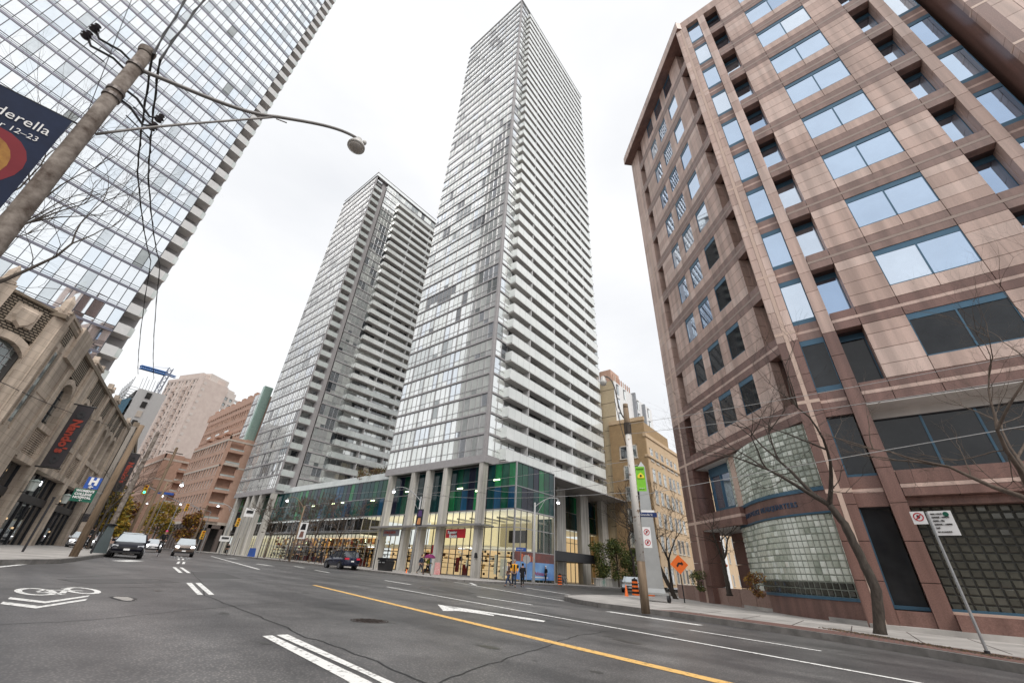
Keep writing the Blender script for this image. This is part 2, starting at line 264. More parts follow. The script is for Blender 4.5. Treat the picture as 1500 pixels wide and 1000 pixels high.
arc=lambda cx,cy,rx,ry,w,n=20:[[(cx+(rx)*math.cos(a),cy+ry*math.sin(a)),(cx+(rx-w)*math.cos(a),cy+(ry-w*1.6)*math.sin(a)),(cx+(rx-w)*math.cos(b),cy+(ry-w*1.6)*math.sin(b)),(cx+rx*math.cos(b),cy+ry*math.sin(b))] for a,b in [(2*math.pi*i/n,2*math.pi*(i+1)/n) for i in range(n)]]
sh=[[(1.09,12.05),(1.04,11.72),(1.44,11.02),(1.47,11.34)],[(1.47,11.34),(1.44,11.02),(2.14,12.2),(2.22,12.52)],[(.97,11.3),(.92,10.95),(1.27,10.3),(1.34,10.63)],[(1.34,10.63),(1.27,10.3),(2.01,11.49),(2.09,11.84)]]
sh+=arc(1.5,13.2,.3,.8,.11)+arc(2.25,13.6,.29,.8,.11)
sh+=[strip((1.5,13.0),(1.85,12.9),.1),strip((1.85,12.9),(2.0,13.7),.1),strip((1.66,13.6),(2.0,13.6),.1),strip((1.52,13.2),(1.7,13.75),.06),strip((2.0,13.6),(2.25,13.5),.1),strip((1.42,12.45),(1.85,12.62),.06),strip((1.95,14.0),(2.12,14.0),.06),strip((1.85,12.6),(1.62,13.2),.06)]
mark('bicycle_marking',[p for p in sh],paintw,.005)
mark('lane_marking',[strip((1.3,21.6),(2.24,24.82),.14),strip((6.3,32.6),(7.7,35.3),.7)],paintw)
def wiggle(line,amp=.05,k=7):
    out=[]
    for a,b in zip(line,line[1:]):
        for i in range(k): t=i/k; out.append((a[0]+(b[0]-a[0])*t+random.uniform(-amp,amp),a[1]+(b[1]-a[1])*t+random.uniform(-amp,amp)))
    return out+[line[-1]]
ck=[]
for ln,w in (([(7.52,24.76),(5.74,17.5),(4.35,12.7),(3.99,8.83),(3.71,6.51),(3.67,5.24),(3.5,3.7),(3.4,2.2)],.03),([(3.55,3.71),(4.75,4.04),(6.49,4.46),(8.34,4.96),(9.97,5.08)],.025),([(9.9,5.3),(10.2,4.4),(10.44,3.5),(10.8,1.5)],.02),([(.3,13.4),(2.3,14.2),(4.9,15.5)],.03),([(0.2,8.4),(1.8,8.9),(3.7,10.2),(6,11.5)],.018),([(2.5,17.8),(4.4,20.4)],.04),([(11,16),(15,19),(19,21)],.03),([(12.5,3.6),(13.6,2.0)],.02)):
    ck+=pstrip(wiggle(ln,.04),w)
mark('road_crack',ck,tar,.003)
mb=MB(); pa=[(2.5,12.2),(2.62,12.32),(2.8,12.24),(2.84,11.9),(2.75,11.5),(2.6,11.45),(2.52,11.75)]
mark('road_patch',[pa],walk,.0035); mark('road_crack',pstrip(wiggle(pa+[pa[0]],.03,4),.05),tar,.006)
pt_=M('asphalt_patch',(.05,.049,.05),rough=.5,col2=(.085,.083,.083),scale=30,detail=4)
mark('asphalt_patch',[[(2.6,15.6),(5.0,16.9),(4.6,18.2),(2.2,17.0)],[(10.6,4.2),(11.5,4.0),(12.2,8.2),(11.3,8.5)],[(14.8,14.2),(16.6,15.2),(18.6,19.2),(17.0,19.6)],[(6.3,19.5),(8.0,20.1),(8.8,24.5),(7.2,24.2)]],pt_,.0018)
ck2=[]
for p_ in ([(2.6,15.6),(5.0,16.9),(4.6,18.2),(2.2,17.0),(2.6,15.6)],[(10.6,4.2),(11.5,4.0),(12.2,8.2),(11.3,8.5),(10.6,4.2)]): ck2+=pstrip(wiggle(p_,.015),.018)
mark('road_crack',ck2,tar,.0032)
rs=random.Random(3); ol=[]
for i in range(70):
    a=rs.random(); cx,cy=rs.choice([(4.6,.0),(8.4,.2),(11.4,.25),(2.2,.1)]); y=rs.uniform(3,32); x=cx+y*(.2 if cx>3 else .12)+rs.gauss(0,.25); r=rs.uniform(.02,.13); ol.append([(x+r*rs.uniform(.6,1.2)*math.cos(q*.9),y+2*r*rs.uniform(.6,1.2)*math.sin(q*.9)) for q in range(7)])
mark('oil_spot',ol,M('oil',(.035,.034,.035),rough=.35,col2=(.07,.068,.066)),.0024)
mark('road_stain',[strip((15.3,17.5),(17.4,19.6),.5)],M('stain',(.07,.065,.06),rough=.7,col2=(.12,.11,.105)),.002)
t_=thing('manhole_cover','round cast iron manhole cover set in the asphalt in front of the camera','manhole cover',(5.63,7.85,G(5.63,7.85)))
mb=MB(); cx,cy=5.63,7.85
for k,(r0,r1,h) in enumerate(((.36,.33,.006),(.31,0,.004))):
    for i in range(24):
        a,b=2*math.pi*i/24,2*math.pi*(i+1)/24
        mb.face([(cx+r*math.cos(q),cy+r*math.sin(q),G(cx,cy)-.014*r*math.cos(q)+.016*r*math.sin(q)+h) for r,q in ((r1,a),(r0,a),(r0,b),(r1,b))],iron)
mb.build('cover_plate',t_)
mb=MB()
for i in range(-4,5):
    for j in range(-4,5):
        if i*i+j*j<17: x,y=cx+i*.065,cy+j*.065; mb.box(x-.018,x+.018,y-.018,y+.018,G(x,y)+.004,G(x,y)+.012,iron)
mb.build('tread',t_)
# ------------------------------------------------------------ glazed wall generator
def curtain(F,s0,s1,z0,nf,fh,bay,P,gl,mu,sl,depth=.0,trans=.3,slab_h=.3,dbl=True,panes=PN,jit=.004,mw=.05,openp=0):
    """panes go to mesh gl, mullions and dark under-slab strips to mu, slab edges to sl"""
    n=max(1,round((s1-s0)/bay)); b=(s1-s0)/n
    for k in range(nf):
        z=z0+k*fh
        F.box(sl,s0,s1,z,z+slab_h,-.3,depth+.10,P['slab']); F.box(mu,s0+.01,s1-.01,z-.07,z,depth-.05,depth+.09,dmull)  # dark strip below each slab stands in for its shaded underside
        zt=z+slab_h+(fh-slab_h)*trans
        F.box(mu,s0,s1,zt-.025,zt+.025,depth-.04,depth+.05,P['mull'])
        run=None
        for i in range(n):
            a=s0+i*b
            if run is None or random.random()<.45: run=pick(panes)
            m=run if random.random()<.8 else pick(panes)
            F.pane(gl,a+mw/2,a+b-mw/2,z+slab_h,zt-.025,depth,pick(panes) if random.random()<.3 else m,jit)
            F.pane(gl,a+mw/2,a+b-mw/2,zt+.025,z+fh,depth,m,jit)
            F.box(mu,a-mw/2,a+mw/2,z+slab_h,z+fh,depth-.03,depth+.07,P['mull'])
            if dbl and i%3==1: F.box(mu,a+.16,a+.16+mw,z+slab_h,z+fh,depth-.03,depth+.07,P['mull'])
        F.box(mu,s1-mw/2,s1+mw/2,z+slab_h,z+fh,depth-.03,depth+.07,P['mull'])
PG={'slab':slabm,'mull':mull}
def balcony(F,par,s0,s1,z,o0,o1,h=1.12,railm=frit,slb=.22,div=(),left=True,right=True,fin=conwh,name='balcony'):
    mb=MB(); F.box(mb,s0,s1,z,z+slb,o0,o1,soff)
    F.box(mb,s0,s1,z-.0+.02,z+slb+.03,o1,o1+.02,conwh)
    ob=mb.build(name,par)
    mb=MB(); n=max(1,round((s1-s0)/1.5)); b=(s1-s0)/n
    for i in range(n):
        a=s0+i*b; F.pane(mb,a+.012,a+b-.012,z+.1,z+slb+h,o1+.035,railm,.004)
    F.box(mb,s0,s1,z+slb+h,z+slb+h+.045,o1+.01,o1+.06,mull)
    for s,ok in ((s0,left),(s1,right)):
        if ok: mb.face([F.P(s,z+.1,o0),F.P(s,z+.1,o1+.03),F.P(s,z+slb+h,o1+.03),F.P(s,z+slb+h,o0)],railm)
    r=mb.build('balustrade',ob); 
    if r: r.parent=ob
    if div:
        for d in div: mb=MB(); F.box(mb,d-.07,d+.07,z+slb,z+2.8,o0,o1-.02,fin); mb.build('divider',ob)
    return ob
# MB.build with parent mesh: parents' origin equals root origin, keep 'o' on parts
_ob=MB.build
def build2(s,name,parent=None,smooth=False,org=None):
    ob=_ob(s,name,parent,smooth,org)
    if ob is not None and parent is not None and 'o' in parent: ob['o']=tuple(parent['o'])
    return ob
MB.build=build2
# ------------------------------------------------------------ main glass tower
T1=thing('apartment_tower','tallest glass apartment tower, in the centre, with long white balconies on its right face','building',(36.7,33.9,0))
FW=Fr(36.7,33.9,0,270); FS=Fr(36.7,33.9,90,180)
NF=45; FH=2.845; Z0=13.15
core=MB(); core.box(37.0,69.5,34.3,53.6,12.5,141,darkin); core.build('building_core',T1)
gl,mu,sl=MB(),MB(),MB()
curtain(FW,0.35,20,Z0,NF,FH,1.12,PG,gl,mu,sl,slab_h=.26)
curtain(FS,0.35,2.9,Z0,NF,FH,1.25,PG,gl,mu,sl,slab_h=.26,dbl=False)
FB=Fr(70,53.9,270,0)
FW.box(sl,-.02,20.02,12.44,13.2,-.5,.14,slabm); FS.box(sl,-.137,3.0,12.443,13.197,.0,.14,slabm); FS.box(sl,.5,3.0,12.443,13.197,-.5,.0,slabm)
FW.box(sl,-.0,.36,13.2,141.7,-.35,.12,conwh if False else slabm)
sl.build('floor_slab',T1); mu.build('mullion',T1); gl.build('curtain_wall',T1)
mb=MB(); mb.box(37.2,69.8,34.4,53.7,12.6,12.95,soff); mb.build('underside',T1)
# back of the balconies: dark windows
gl2,mu2=MB(),MB()
bal=[(MATS['pane_dim'],4),(MATS['pane_dark'],4),(MATS['pane_grey'],5),(PN[0][0],4)]
for k in range(NF):
    z=Z0+k*FH
    for i in range(20):
        a=2.95+i*1.5; g_=MB() if k<5 else gl2; FS.pane(g_,a+.04,a+1.46,z+.2,z+FH-.02,-.02,pick(bal)); FS.box(mu2,a-.04,a+.04,z,z+FH,-.06,.02,dmull)
        if k<5: g_.build('balcony_window',T1)
gl2.build('balcony_window',T1)['kind']='stuff'; mu2.build('window_post',T1)['kind']='stuff'
for k in range(NF-1):
    z=13.0+k*FH; st=2.6 if k>0 else 2.6
    balcony(FS,T1,st,30.6 if k else 30.6,z,0,1.15,div=(7.2,14.2,19.3,26.0),h=1.42)
# far right edge railings
mb=MB()
for k in range(NF-1):
    z=13+k*FH
    for j in range(4): FS.box(mb,30.7,33.0,z+.5+j*.28,z+.53+j*.28,-.2,-.17,galv)
    FS.box(mb,30.6,33.3,z,z+.2,-3,.0,slabm)
mb.build('side_railing',T1)
rf=MB(); FW.box(rf,-.1,20.1,141.2,141.32,-.4,.15,conwh); FS.box(rf,-.12,33.2,141.202,141.318,-.4,.3,conwh); FW.box(rf,-.1,20.1,141.9,142,.0,.08,mull); FS.box(rf,-.1,32,141.9,142,.0,.08,mull)
rf.build('roof_edge',T1)
mb=MB()
for F,l in ((FW,20),(FS,32)):
    for i in range(int(l/1.25)): F.pane(mb,i*1.25,i*1.25+1.2,141.35,141.9,.04,PN[1][0])
mb.build('parapet_glass',T1)
for y in (34.32,40.73,44.15,47.3,52.5):
    mb=MB(); g=G(36.7,y); mb.box(36.62,37.55,y-.34,y+.34,g-.2,12.44,conc); mb.box(36.6,37.57,y-.355,y+.355,5.0,5.02,joint); mb.box(36.6,37.57,y-.355,y+.355,8.9,8.92,joint)
    mb.build('column',T1)
for x0,x1 in ((53,55.4),(60,62.5),(67.1,69.2)):
    mb=MB(); mb.box(x0,x1,33.9,34.7,G(x0,34)-.2,12.9,conc); mb.box(x1-.35,x1+.002,33.895,34.2,G(x0,34),12.9,conwh) if False else None; mb.build('column',T1)
# ------------------------------------------------------------ second tower
T2=thing('apartment_tower','second, shorter glass apartment tower behind the tallest one, with a column of small corner balconies','building',(36.7,91.3,0))
F2=Fr(36.7,91.3,0,270); F2S=Fr(36.7,91.3,90,180); N2=34
core=MB(); core.box(37.2,69,93.4,111,12.5,110.5,darkin); core.build('building_core',T2)
gl,mu,sl=MB(),MB(),MB()
curtain(F2,0.1,19.9,Z0,N2,FH,.95,PG,gl,mu,sl,slab_h=.26)
curtain(F2S,.1,2.7,Z0,N2,FH,1.3,PG,gl,mu,sl,slab_h=.26,depth=-1.3,dbl=False)
curtain(F2S,4.2,8.6,Z0,N2,FH,1.1,PG,gl,mu,sl,slab_h=.26,dbl=False)
curtain(F2S,8.6,32,Z0,N2,FH,1.5,PG,gl,mu,sl,slab_h=.2,dbl=False,depth=-.1,trans=.1,panes=[(PN[0][0],12),(PN[2][0],10),(PN[4][0],7),(PN[3][0],8)])
F2.box(sl,-.02,20.02,12.44,13.2,-.5,.14,slabm); F2S.box(sl,0,32,12.44,13.15,-.8,.1,slabm)
F2S.box(sl,2.75,4.2,12.5,109.8,-1.7,-.5,slabm); F2S.box(sl,0,.3,13,109.8,-.5,.05,slabm); F2.box(sl,0,1.2,13.2,109.9,-.2,.02,slabm) if False else None
ztop=Z0+N2*FH
sl.build('floor_slab',T2); mu.build('mullion',T2); gl.build('curtain_wall',T2)
for k in range(N2-1):
    z=13.0+k*FH; balcony(F2S,T2,.15,2.75,z,-1.4,.45,h=1.05,railm=fritg)
    balcony(F2S,T2,9.2,31.5,z,0,1.2,h=1.1,railm=fritg if k<10 else frit,div=(16,23,29))
mb=MB(); F2.box(mb,-.1,20.1,ztop,ztop+.15,-1,.2,slabm); F2S.box(mb,-.1,32,ztop,ztop+.15,-1,.3,slabm)
F2.box(mb,-.1,20.1,ztop+1.7,ztop+1.8,-.05,.1,slabm); F2S.box(mb,-.1,32,ztop+1.7,ztop+1.8,-.05,.1,slabm); mb.build('roof_edge',T2)
mb=MB()
for F,l in ((F2,20),(F2S,32)):
    for i in range(int(l/1.25)): F.pane(mb,i*1.25+.03,i*1.25+1.22,ztop+.15,ztop+1.7,0,PN[1][0])
mb.build('parapet_glass',T2)
mb=MB(); mb.tube([(36.8,91.5,ztop+1.7),(36.8,91.5,ztop+4)],.05,galv); mb.build('roof_mast',T2)
for y in (91.65,96.9,100.4,103.2,109.3):
    mb=MB(); mb.box(36.62,37.6,y-.4,y+.4,G(36.7,y)-.2,12.44,conc); mb.build('column',T2)
# ------------------------------------------------------------ podium of shops
T3=thing('shopping_podium','low podium of dark teal glass over lit shop windows, running between the two towers','building',(38.3,30.1,0))
FPW=Fr(38.3,30.1,0,270); FPS=Fr(38.3,30.1,90,180); FPS2=Fr(46.4,36.6,90,180)
gl,mu,sh_,cl=MB(),MB(),MB(),MB()
def podium(F,s0,s1,bay,low=True,lowp=None,ztop=12.42):
    n=round((s1-s0)/bay); b=(s1-s0)/n
    for i in range(n):
        a=s0+i*b; zg=.1+ (G(*F.P(a,0)[:2]))
        run=pick(teal)
        for z0,z1 in ((7.28,9.7),(9.78,ztop)): F.pane(gl,a+.02,a+b-.02,z0,z1,0,pick(teal) if random.random()<.5 else run,.01)
        F.box(mu,a-.02,a+.02,7.2,ztop,-.03,.03,dmull)
        F.box(mu,a-.035,a+.035,zg,7.2,-.05,.06,mull if i%2 else dmull)
        for z in (3.0,5.3): F.box(mu,a,a+b,z-.04,z+.04,-.04,.05,mull)
    F.box(mu,s0,s1,7.14,7.28,-.1,.08,mull); F.box(mu,s0,s1,9.68,9.78,-.05,.06,galv); F.box(mu,s0,s1,ztop,ztop+.1,-.2,.1,galv)
podium(FPW,0,81.5,1.1); podium(FPS,0,8.1,1.15); podium(FPS2,0,24,1.3,ztop=12.6)
FPW.box(mu,-.08,.08,0,12.5,-.08,.08,mull); FPS.box(mu,8.0,8.16,0,12.5,-.3,.08,mull)
Fe=Fr(46.45,30.1,0,90)
for i in range(6):
    Fe.pane(gl,i*1.1+.02,i*1.1+1.08,7.2,12.4,0,teal[4][0]); Fe.pane(gl,i*1.1+.02,i*1.1+1.08,0,7.2,0,teal[0][0])
gl.build('upper_glazing',T3); mu.build('glazing_bar',T3)
# clear shop front glass
clear=bpy.data.materials.new('clear_glass'); clear.use_nodes=True; ct=clear.node_tree; ct.nodes.clear()
o_=ct.nodes.new('ShaderNodeOutputMaterial'); tr=ct.nodes.new('ShaderNodeBsdfTransparent'); gs=ct.nodes.new('ShaderNodeBsdfGlossy'); gs.inputs[1].default_value=.02; fr=ct.nodes.new('ShaderNodeFresnel'); fr.inputs[0].default_value=1.5; ms=ct.nodes.new('ShaderNodeMixShader')
tr.inputs[0].default_value=(.86,.9,.86,1); ct.links.new(fr.outputs[0],ms.inputs[0]); ct.links.new(tr.outputs[0],ms.inputs[1]); ct.links.new(gs.outputs[0],ms.inputs[2]); ct.links.new(ms.outputs[0],o_.inputs[0])
for F,s1 in ((FPW,81.5),(FPS,8.1),(FPS2,24)):
    n=int(s1/2.2); mb=MB()
    for i in range(n): F.pane(mb,i*s1/n+.04,(i+1)*s1/n-.04,0,7.14,.0,clear,.006)
    mb.build('shop_window',T3)
# interiors: shelves; back walls and ceilings emit the shop light themselves
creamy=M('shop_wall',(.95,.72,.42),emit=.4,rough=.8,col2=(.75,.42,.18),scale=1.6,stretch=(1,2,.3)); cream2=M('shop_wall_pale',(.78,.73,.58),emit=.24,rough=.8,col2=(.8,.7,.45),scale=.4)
mb=MB()
mb.box(45.2,45.4,36.8,52,0,7.1,cream2); mb.box(38.5,46.2,30.4,30.5,7.0,7.14,warmw) if False else None
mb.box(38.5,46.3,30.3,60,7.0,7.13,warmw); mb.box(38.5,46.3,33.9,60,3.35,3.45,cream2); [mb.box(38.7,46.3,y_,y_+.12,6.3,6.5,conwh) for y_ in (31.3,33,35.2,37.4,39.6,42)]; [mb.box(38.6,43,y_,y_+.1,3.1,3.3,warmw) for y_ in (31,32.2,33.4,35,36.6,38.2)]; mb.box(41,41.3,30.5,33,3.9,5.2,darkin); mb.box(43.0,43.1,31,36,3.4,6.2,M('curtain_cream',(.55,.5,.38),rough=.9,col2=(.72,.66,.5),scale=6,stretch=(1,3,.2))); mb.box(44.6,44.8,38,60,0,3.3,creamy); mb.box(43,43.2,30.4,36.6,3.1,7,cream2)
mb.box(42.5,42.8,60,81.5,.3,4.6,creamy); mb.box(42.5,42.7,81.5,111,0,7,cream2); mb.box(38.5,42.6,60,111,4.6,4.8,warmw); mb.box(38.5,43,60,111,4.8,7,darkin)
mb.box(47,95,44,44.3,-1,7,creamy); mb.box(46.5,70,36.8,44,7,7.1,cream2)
mb.build('shop_interior',T3)
mb=MB(); cr_,cd_,cw_,cb2,cg_,cgr,cpk,cbl=[M('goods_red',(.35,.04,.04)),M('goods_dark',(.05,.045,.04)),M('goods_white',(.7,.66,.55),emit=.2),M('goods_brown',(.3,.16,.08)),M('goods_gold',(.75,.45,.16),emit=.25),M('goods_green',(.12,.16,.08)),M('goods_pink',(.5,.2,.2)),M('goods_blue',(.06,.08,.16))]; cols=[cr_,cd_,cd_,cd_,cw_,cw_,cb2,cb2,cb2,cg_,cg_,cgr,cpk,cbl]  # white and gold goods glow a little, in place of shop light
g0=lambda y:G(38,y)+.15
for y0,y1,zt,nn in ((30.6,33.3,2.6,60),(34.8,39.8,2.7,90),(41.3,43,2.5,10),(44.5,51.5,3,70),(54,61,4,30),(61,90,3.6,420)):
    for z_ in (.75,1.25,1.75,2.25): mb.box(39.0,42.3,y0,y1,g0(y0)+z_,g0(y0)+z_+.03,cb2 if y0<52 else cd_)
    for i in range(int(nn*(1.3 if y0>52 else .8))):
        y=random.uniform(y0,y1); x=random.uniform(38.9,42.2); z=g0(y)+random.choice([.1,.5,.9,1.3,1.7,2.1,2.6,3.1])+random.uniform(-.12,.3); 
        if z>g0(y)+zt: continue
        w,h=random.uniform(.06,.28),random.uniform(.1,.38); mb.box(x,x+.3,y,y+w,z,z+h,random.choice(cols))
for i in range(70): x=random.uniform(39,45.5); z=g0(30)+random.choice([.3,.8,1.3,1.8]); mb.box(x,x+random.uniform(.06,.25),30.9,31.2,z,z+random.uniform(.1,.4),random.choice(cols))
for y in (55,58,62,64.5,67,69.5,72,75,78): mb.box(38.8,39,y,y+1.1,g0(y),g0(y)+.8,cr_)
for i in range(70): y=60+i*.42+random.uniform(-.1,.1); mb.box(42.2,42.4,y,y+random.uniform(.08,.16),.5,4.5,random.choice([cb2,cd_,cg_,cb2]))
for y_,z_,w_,h_ in ((31.3,.4,.9,1.6),(32.6,.5,.5,1.9),(36.2,.2,.25,1.9),(37.2,.1,.8,1.1),(38.6,.4,.6,1.5),(35.3,.3,.3,2.2)): mb.box(38.75,38.8,y_,y_+w_,g0(y_)+z_,g0(y_)+z_+h_,random.choice([cw_,cd_,cr_,cb2]))
for y in (36,37.4,45.6,49.6): 
    mb.tube([(38.9,y,g0(y)),(38.9,y,g0(y)+1.2)],[.05,.2],random.choice(cols)); mb.tube([(38.9,y,g0(y)+1.1),(38.9,y,g0(y)+1.75)],[.22,.1],random.choice(cols))
mb.build('shop_goods',T3)
mb=MB()
for y,z in ((32.6,10.5),(35.5,9.4),(38.8,9.9),(49.5,10.2),(57.8,9.4),(66.5,9.5),(69.4,9.5),(76,9.4)): mb.box(37.2+1.05,38.24,y,y+1.0,z,z+.14,lampy)
for i in range(46): y=random.uniform(56,92); mb.box(38.9,39.1,y,y+.12,random.uniform(1.5,4.5),0,warmw) if False else mb.lathe((random.uniform(38.8,41),y,random.uniform(2.2,5.0)),[(.02,0),(.09,.06),(.02,.14)],lampy if i%7==0 else warmw,6)
for y in (37.5,39,50,58.5): mb.box(40,40.4,y,y+1.2,3.15,3.2,M('shop_tube',(.95,.95,1),emit=3))
mb.build('ceiling_light',T3)
# canopy along the front, soffit, roof garden edge, poster, entrance canopy
mb=MB(); mb.box(35.9,38.2,33,54.2,5.32,5.44,galv); mb.box(35.85,35.95,33,54.2,5.28,5.5,mull); mb.box(37.2,38.3,54.2,90,4.95,5.05,galv); mb.build('glass_canopy',T3)
mb=MB(); mb.box(38.5,70,30.4,111,12.3,12.42,slabm); mb.build('roof',T3)
mb=MB(); mb.box(38.4,39.2,54.5,90.5,12.52,13.5,fritg); mb.build('terrace_wall',T3)
mb=MB(); mb.box(46.5,60,31.5,36.5,2.5,3.6,dkm); mb.build('entrance_canopy',T3)
mb=MB(); mb.box(46.6,70,36.9,37.1,12.0,12.9,soff); mb.build('soffit_panel',T3)
ps=MB(); g=G(42,30)+.1; FPS.pane(ps,.15,7.9,g+.3,g+2.0,.07,M('poster_blue',(.02,.1,.42),rough=.3,col2=(.25,.5,.75),scale=.35,emit=.1),0); FPS.pane(ps,.15,7.9,g+2.0,g+2.95,.07,M('poster_dark',(.03,.015,.02),rough=.3,col2=(.3,.05,.03),scale=.7),0)
for i in range(6): FPS.pane(ps,1.4+i*.4,1.6+i*.4,g+2.05,g+2.75-.1*(i%3),.075,M('poster_orange',(.75,.16,.05),rough=.4,emit=.1),0)
pp=ps.build('window_poster',T3); text('poster_lettering','Athletes',.55,FPS.P(3.9,g+.75,.09),(1,0,0),M('poster_red',(.5,.05,.12)),T3); mb=MB(); FPS.box(mb,3.4,6.6,g+.5,g+.62,.08,.09,white); mb.build('poster_line',T3)
# shop signs
def sign(nm,lab,y0,y1,z0,z1,m,x=36.35):
    t=thing(nm,lab,'sign',(x,(y0+y1)/2,z0)); mb=MB(); mb.box(x,x+.08,y0,y1,z0,z1,m); mb.build('board',t); return t
s_=sign('shop_sign','red and white running shop sign hanging under the canopy beside the corner column','sign' and 35.7,38.9,4.05,5.0,red)
bk_=M('sign_black',(.01,.01,.012)); text('letter_shadow','Running',.46,(36.335,38.55,4.5),(0,-1,0),bk_,s_,bold=.045); text('letter_shadow','Room',.52,(36.335,38.25,4.08),(0,-1,0),bk_,s_,bold=.045)
text('lettering','Running',.46,(36.31,38.55,4.5),(0,-1,0),white,s_,bold=.014); text('lettering','Room',.52,(36.31,38.25,4.08),(0,-1,0),white,s_,bold=.016)
s_=sign('shop_sign','grey shop sign with small red lettering above the timber door between two columns',47.9,51.3,4.3,5.1,M('sign_grey',(.2,.2,.22)))
text('lettering','ATMOS-SION',.42,(36.32,51.1,4.6),(0,-1,0),M('letter_red',(.35,.05,.03)),s_,bold=.01); text('lettering','spa',.22,(36.32,49.9,4.36),(0,-1,0),M('letter_red',(.35,.05,.03)),s_)
for i,(y0,y1) in enumerate(((41.4,43.0),(44.6,46.2))):
    mb=MB(); mb.box(38.1,38.2,y0,y1,2.5,3.4,red); mb.box(38.1,38.2,y0,y1,.5,2.4,M('window_film',(.55,.65,.75),col2=(.15,.25,.4),scale=1.2)); o=mb.build('window_banner',org=(38.1,y0,.5)); tag(o,('red window banner just left of the street lamp pole, above the small cone','red window banner right of the street lamp pole, behind the walking couple')[1-i],'window banner',group='red window banners')
mb=MB(); mb.box(38.05,38.15,34.8,39.8,0.2,.35,galv); o=mb.build('shop_plinth',T3)
# roof terrace shrubs and bin handled later
# ------------------------------------------------------------ police headquarters
H=thing('police_headquarters','pink and brown granite office block with blue framed windows and a curved glass block bay','building',(22.5,.7,0))
HB=Fr(22.5,0,180,270)        # s runs toward the viewer's right (south): s=-Y
HA=Fr(23.1,.12,46.2,316.2)
ph=3.765; wt=lambda k:11.92+ph*k
lo,up=MB(),MB(); bk=MB()
def split_build(mb,name,par):
    for i in range(0,len(mb.v)//8):
        m=MB(); m.hexa(mb.v[i*8:i*8+8],mb.ms[mb.m[i*6]]); m.build(name,par)
def granite(F,s0,s1,z0,z1,m,o=0,th=.5,g=.012):
    if m is gpk: m=random.choice((gpk,gpk,gpkA,gpkB))  # random lighter and darker panels paint in blotchy reflected light
    F.box(lo,s0+g,s1-g,z0+g,z1-g,o-th,o+random.uniform(-.003,.003),m)
def band(F,s0,s1,z0,k,o=0):
    """belt course: dark-pale-dark between z0 and z0+1.05"""
    m=gbr if z0<13 else gmv; p=gpk if z0<13 else M('granite_stripe',(.33,.25,.215),rough=.4,var=.08,scale=16)
    granite(F,s0,s1,z0,z0+.42,m,o); F.box(lo,s0,s1,z0+.42,z0+.58,o-.5,o+.004,p); granite(F,s0,s1,z0+.58,z0+1.0,m,o)
wins=[]
def flush(F,s0,s1,z0,z1,n=1,dark=False,o=-.06):
    w=MB(); f=MB(); b=(s1-s0)/n
    for i in range(n): F.pane(w,s0+i*b+.03,s0+(i+1)*b-.03,z0+.04,z1-.3,o,pwind if dark else random.choice((pwin,pwin,pwin,pwin2,pwin3)),.006)  # dark panes on low rows colour in the reflection of buildings opposite
    F.box(f,s0,s1,z1-.3,z1,o-.1,o+.03,blf)
    for i in range(n+1): F.box(f,s0+i*b-(.03 if i else 0),s0+i*b+(.03 if i<n else 0),z0,z1-.3,o-.1,o+.03,blf)
    F.box(f,s0,s1,z0,z0+.05,o-.1,o+.03,blf)
    wins.append((w,f))
def deep(F,s0,s1,z0,z1,dark=False,d=.85,m=None):
    m=m or (gbr if z0<12 else gpk)
    F.box(lo,s0-.3,s0,z0,z1,-1.0,-.5,m); F.box(lo,s1,s1+.3,z0,z1,-1.0,-.5,m)
    F.box(lo,s0-.3,s1+.3,z1,z1+.1,-1,-.45,gdk); F.box(lo,s0-.3,s1+.3,z0-.1,z0,-1,-.45,m)
    flush(F,s0,s1,z0,z1,1,dark,o=-d)
KN=10
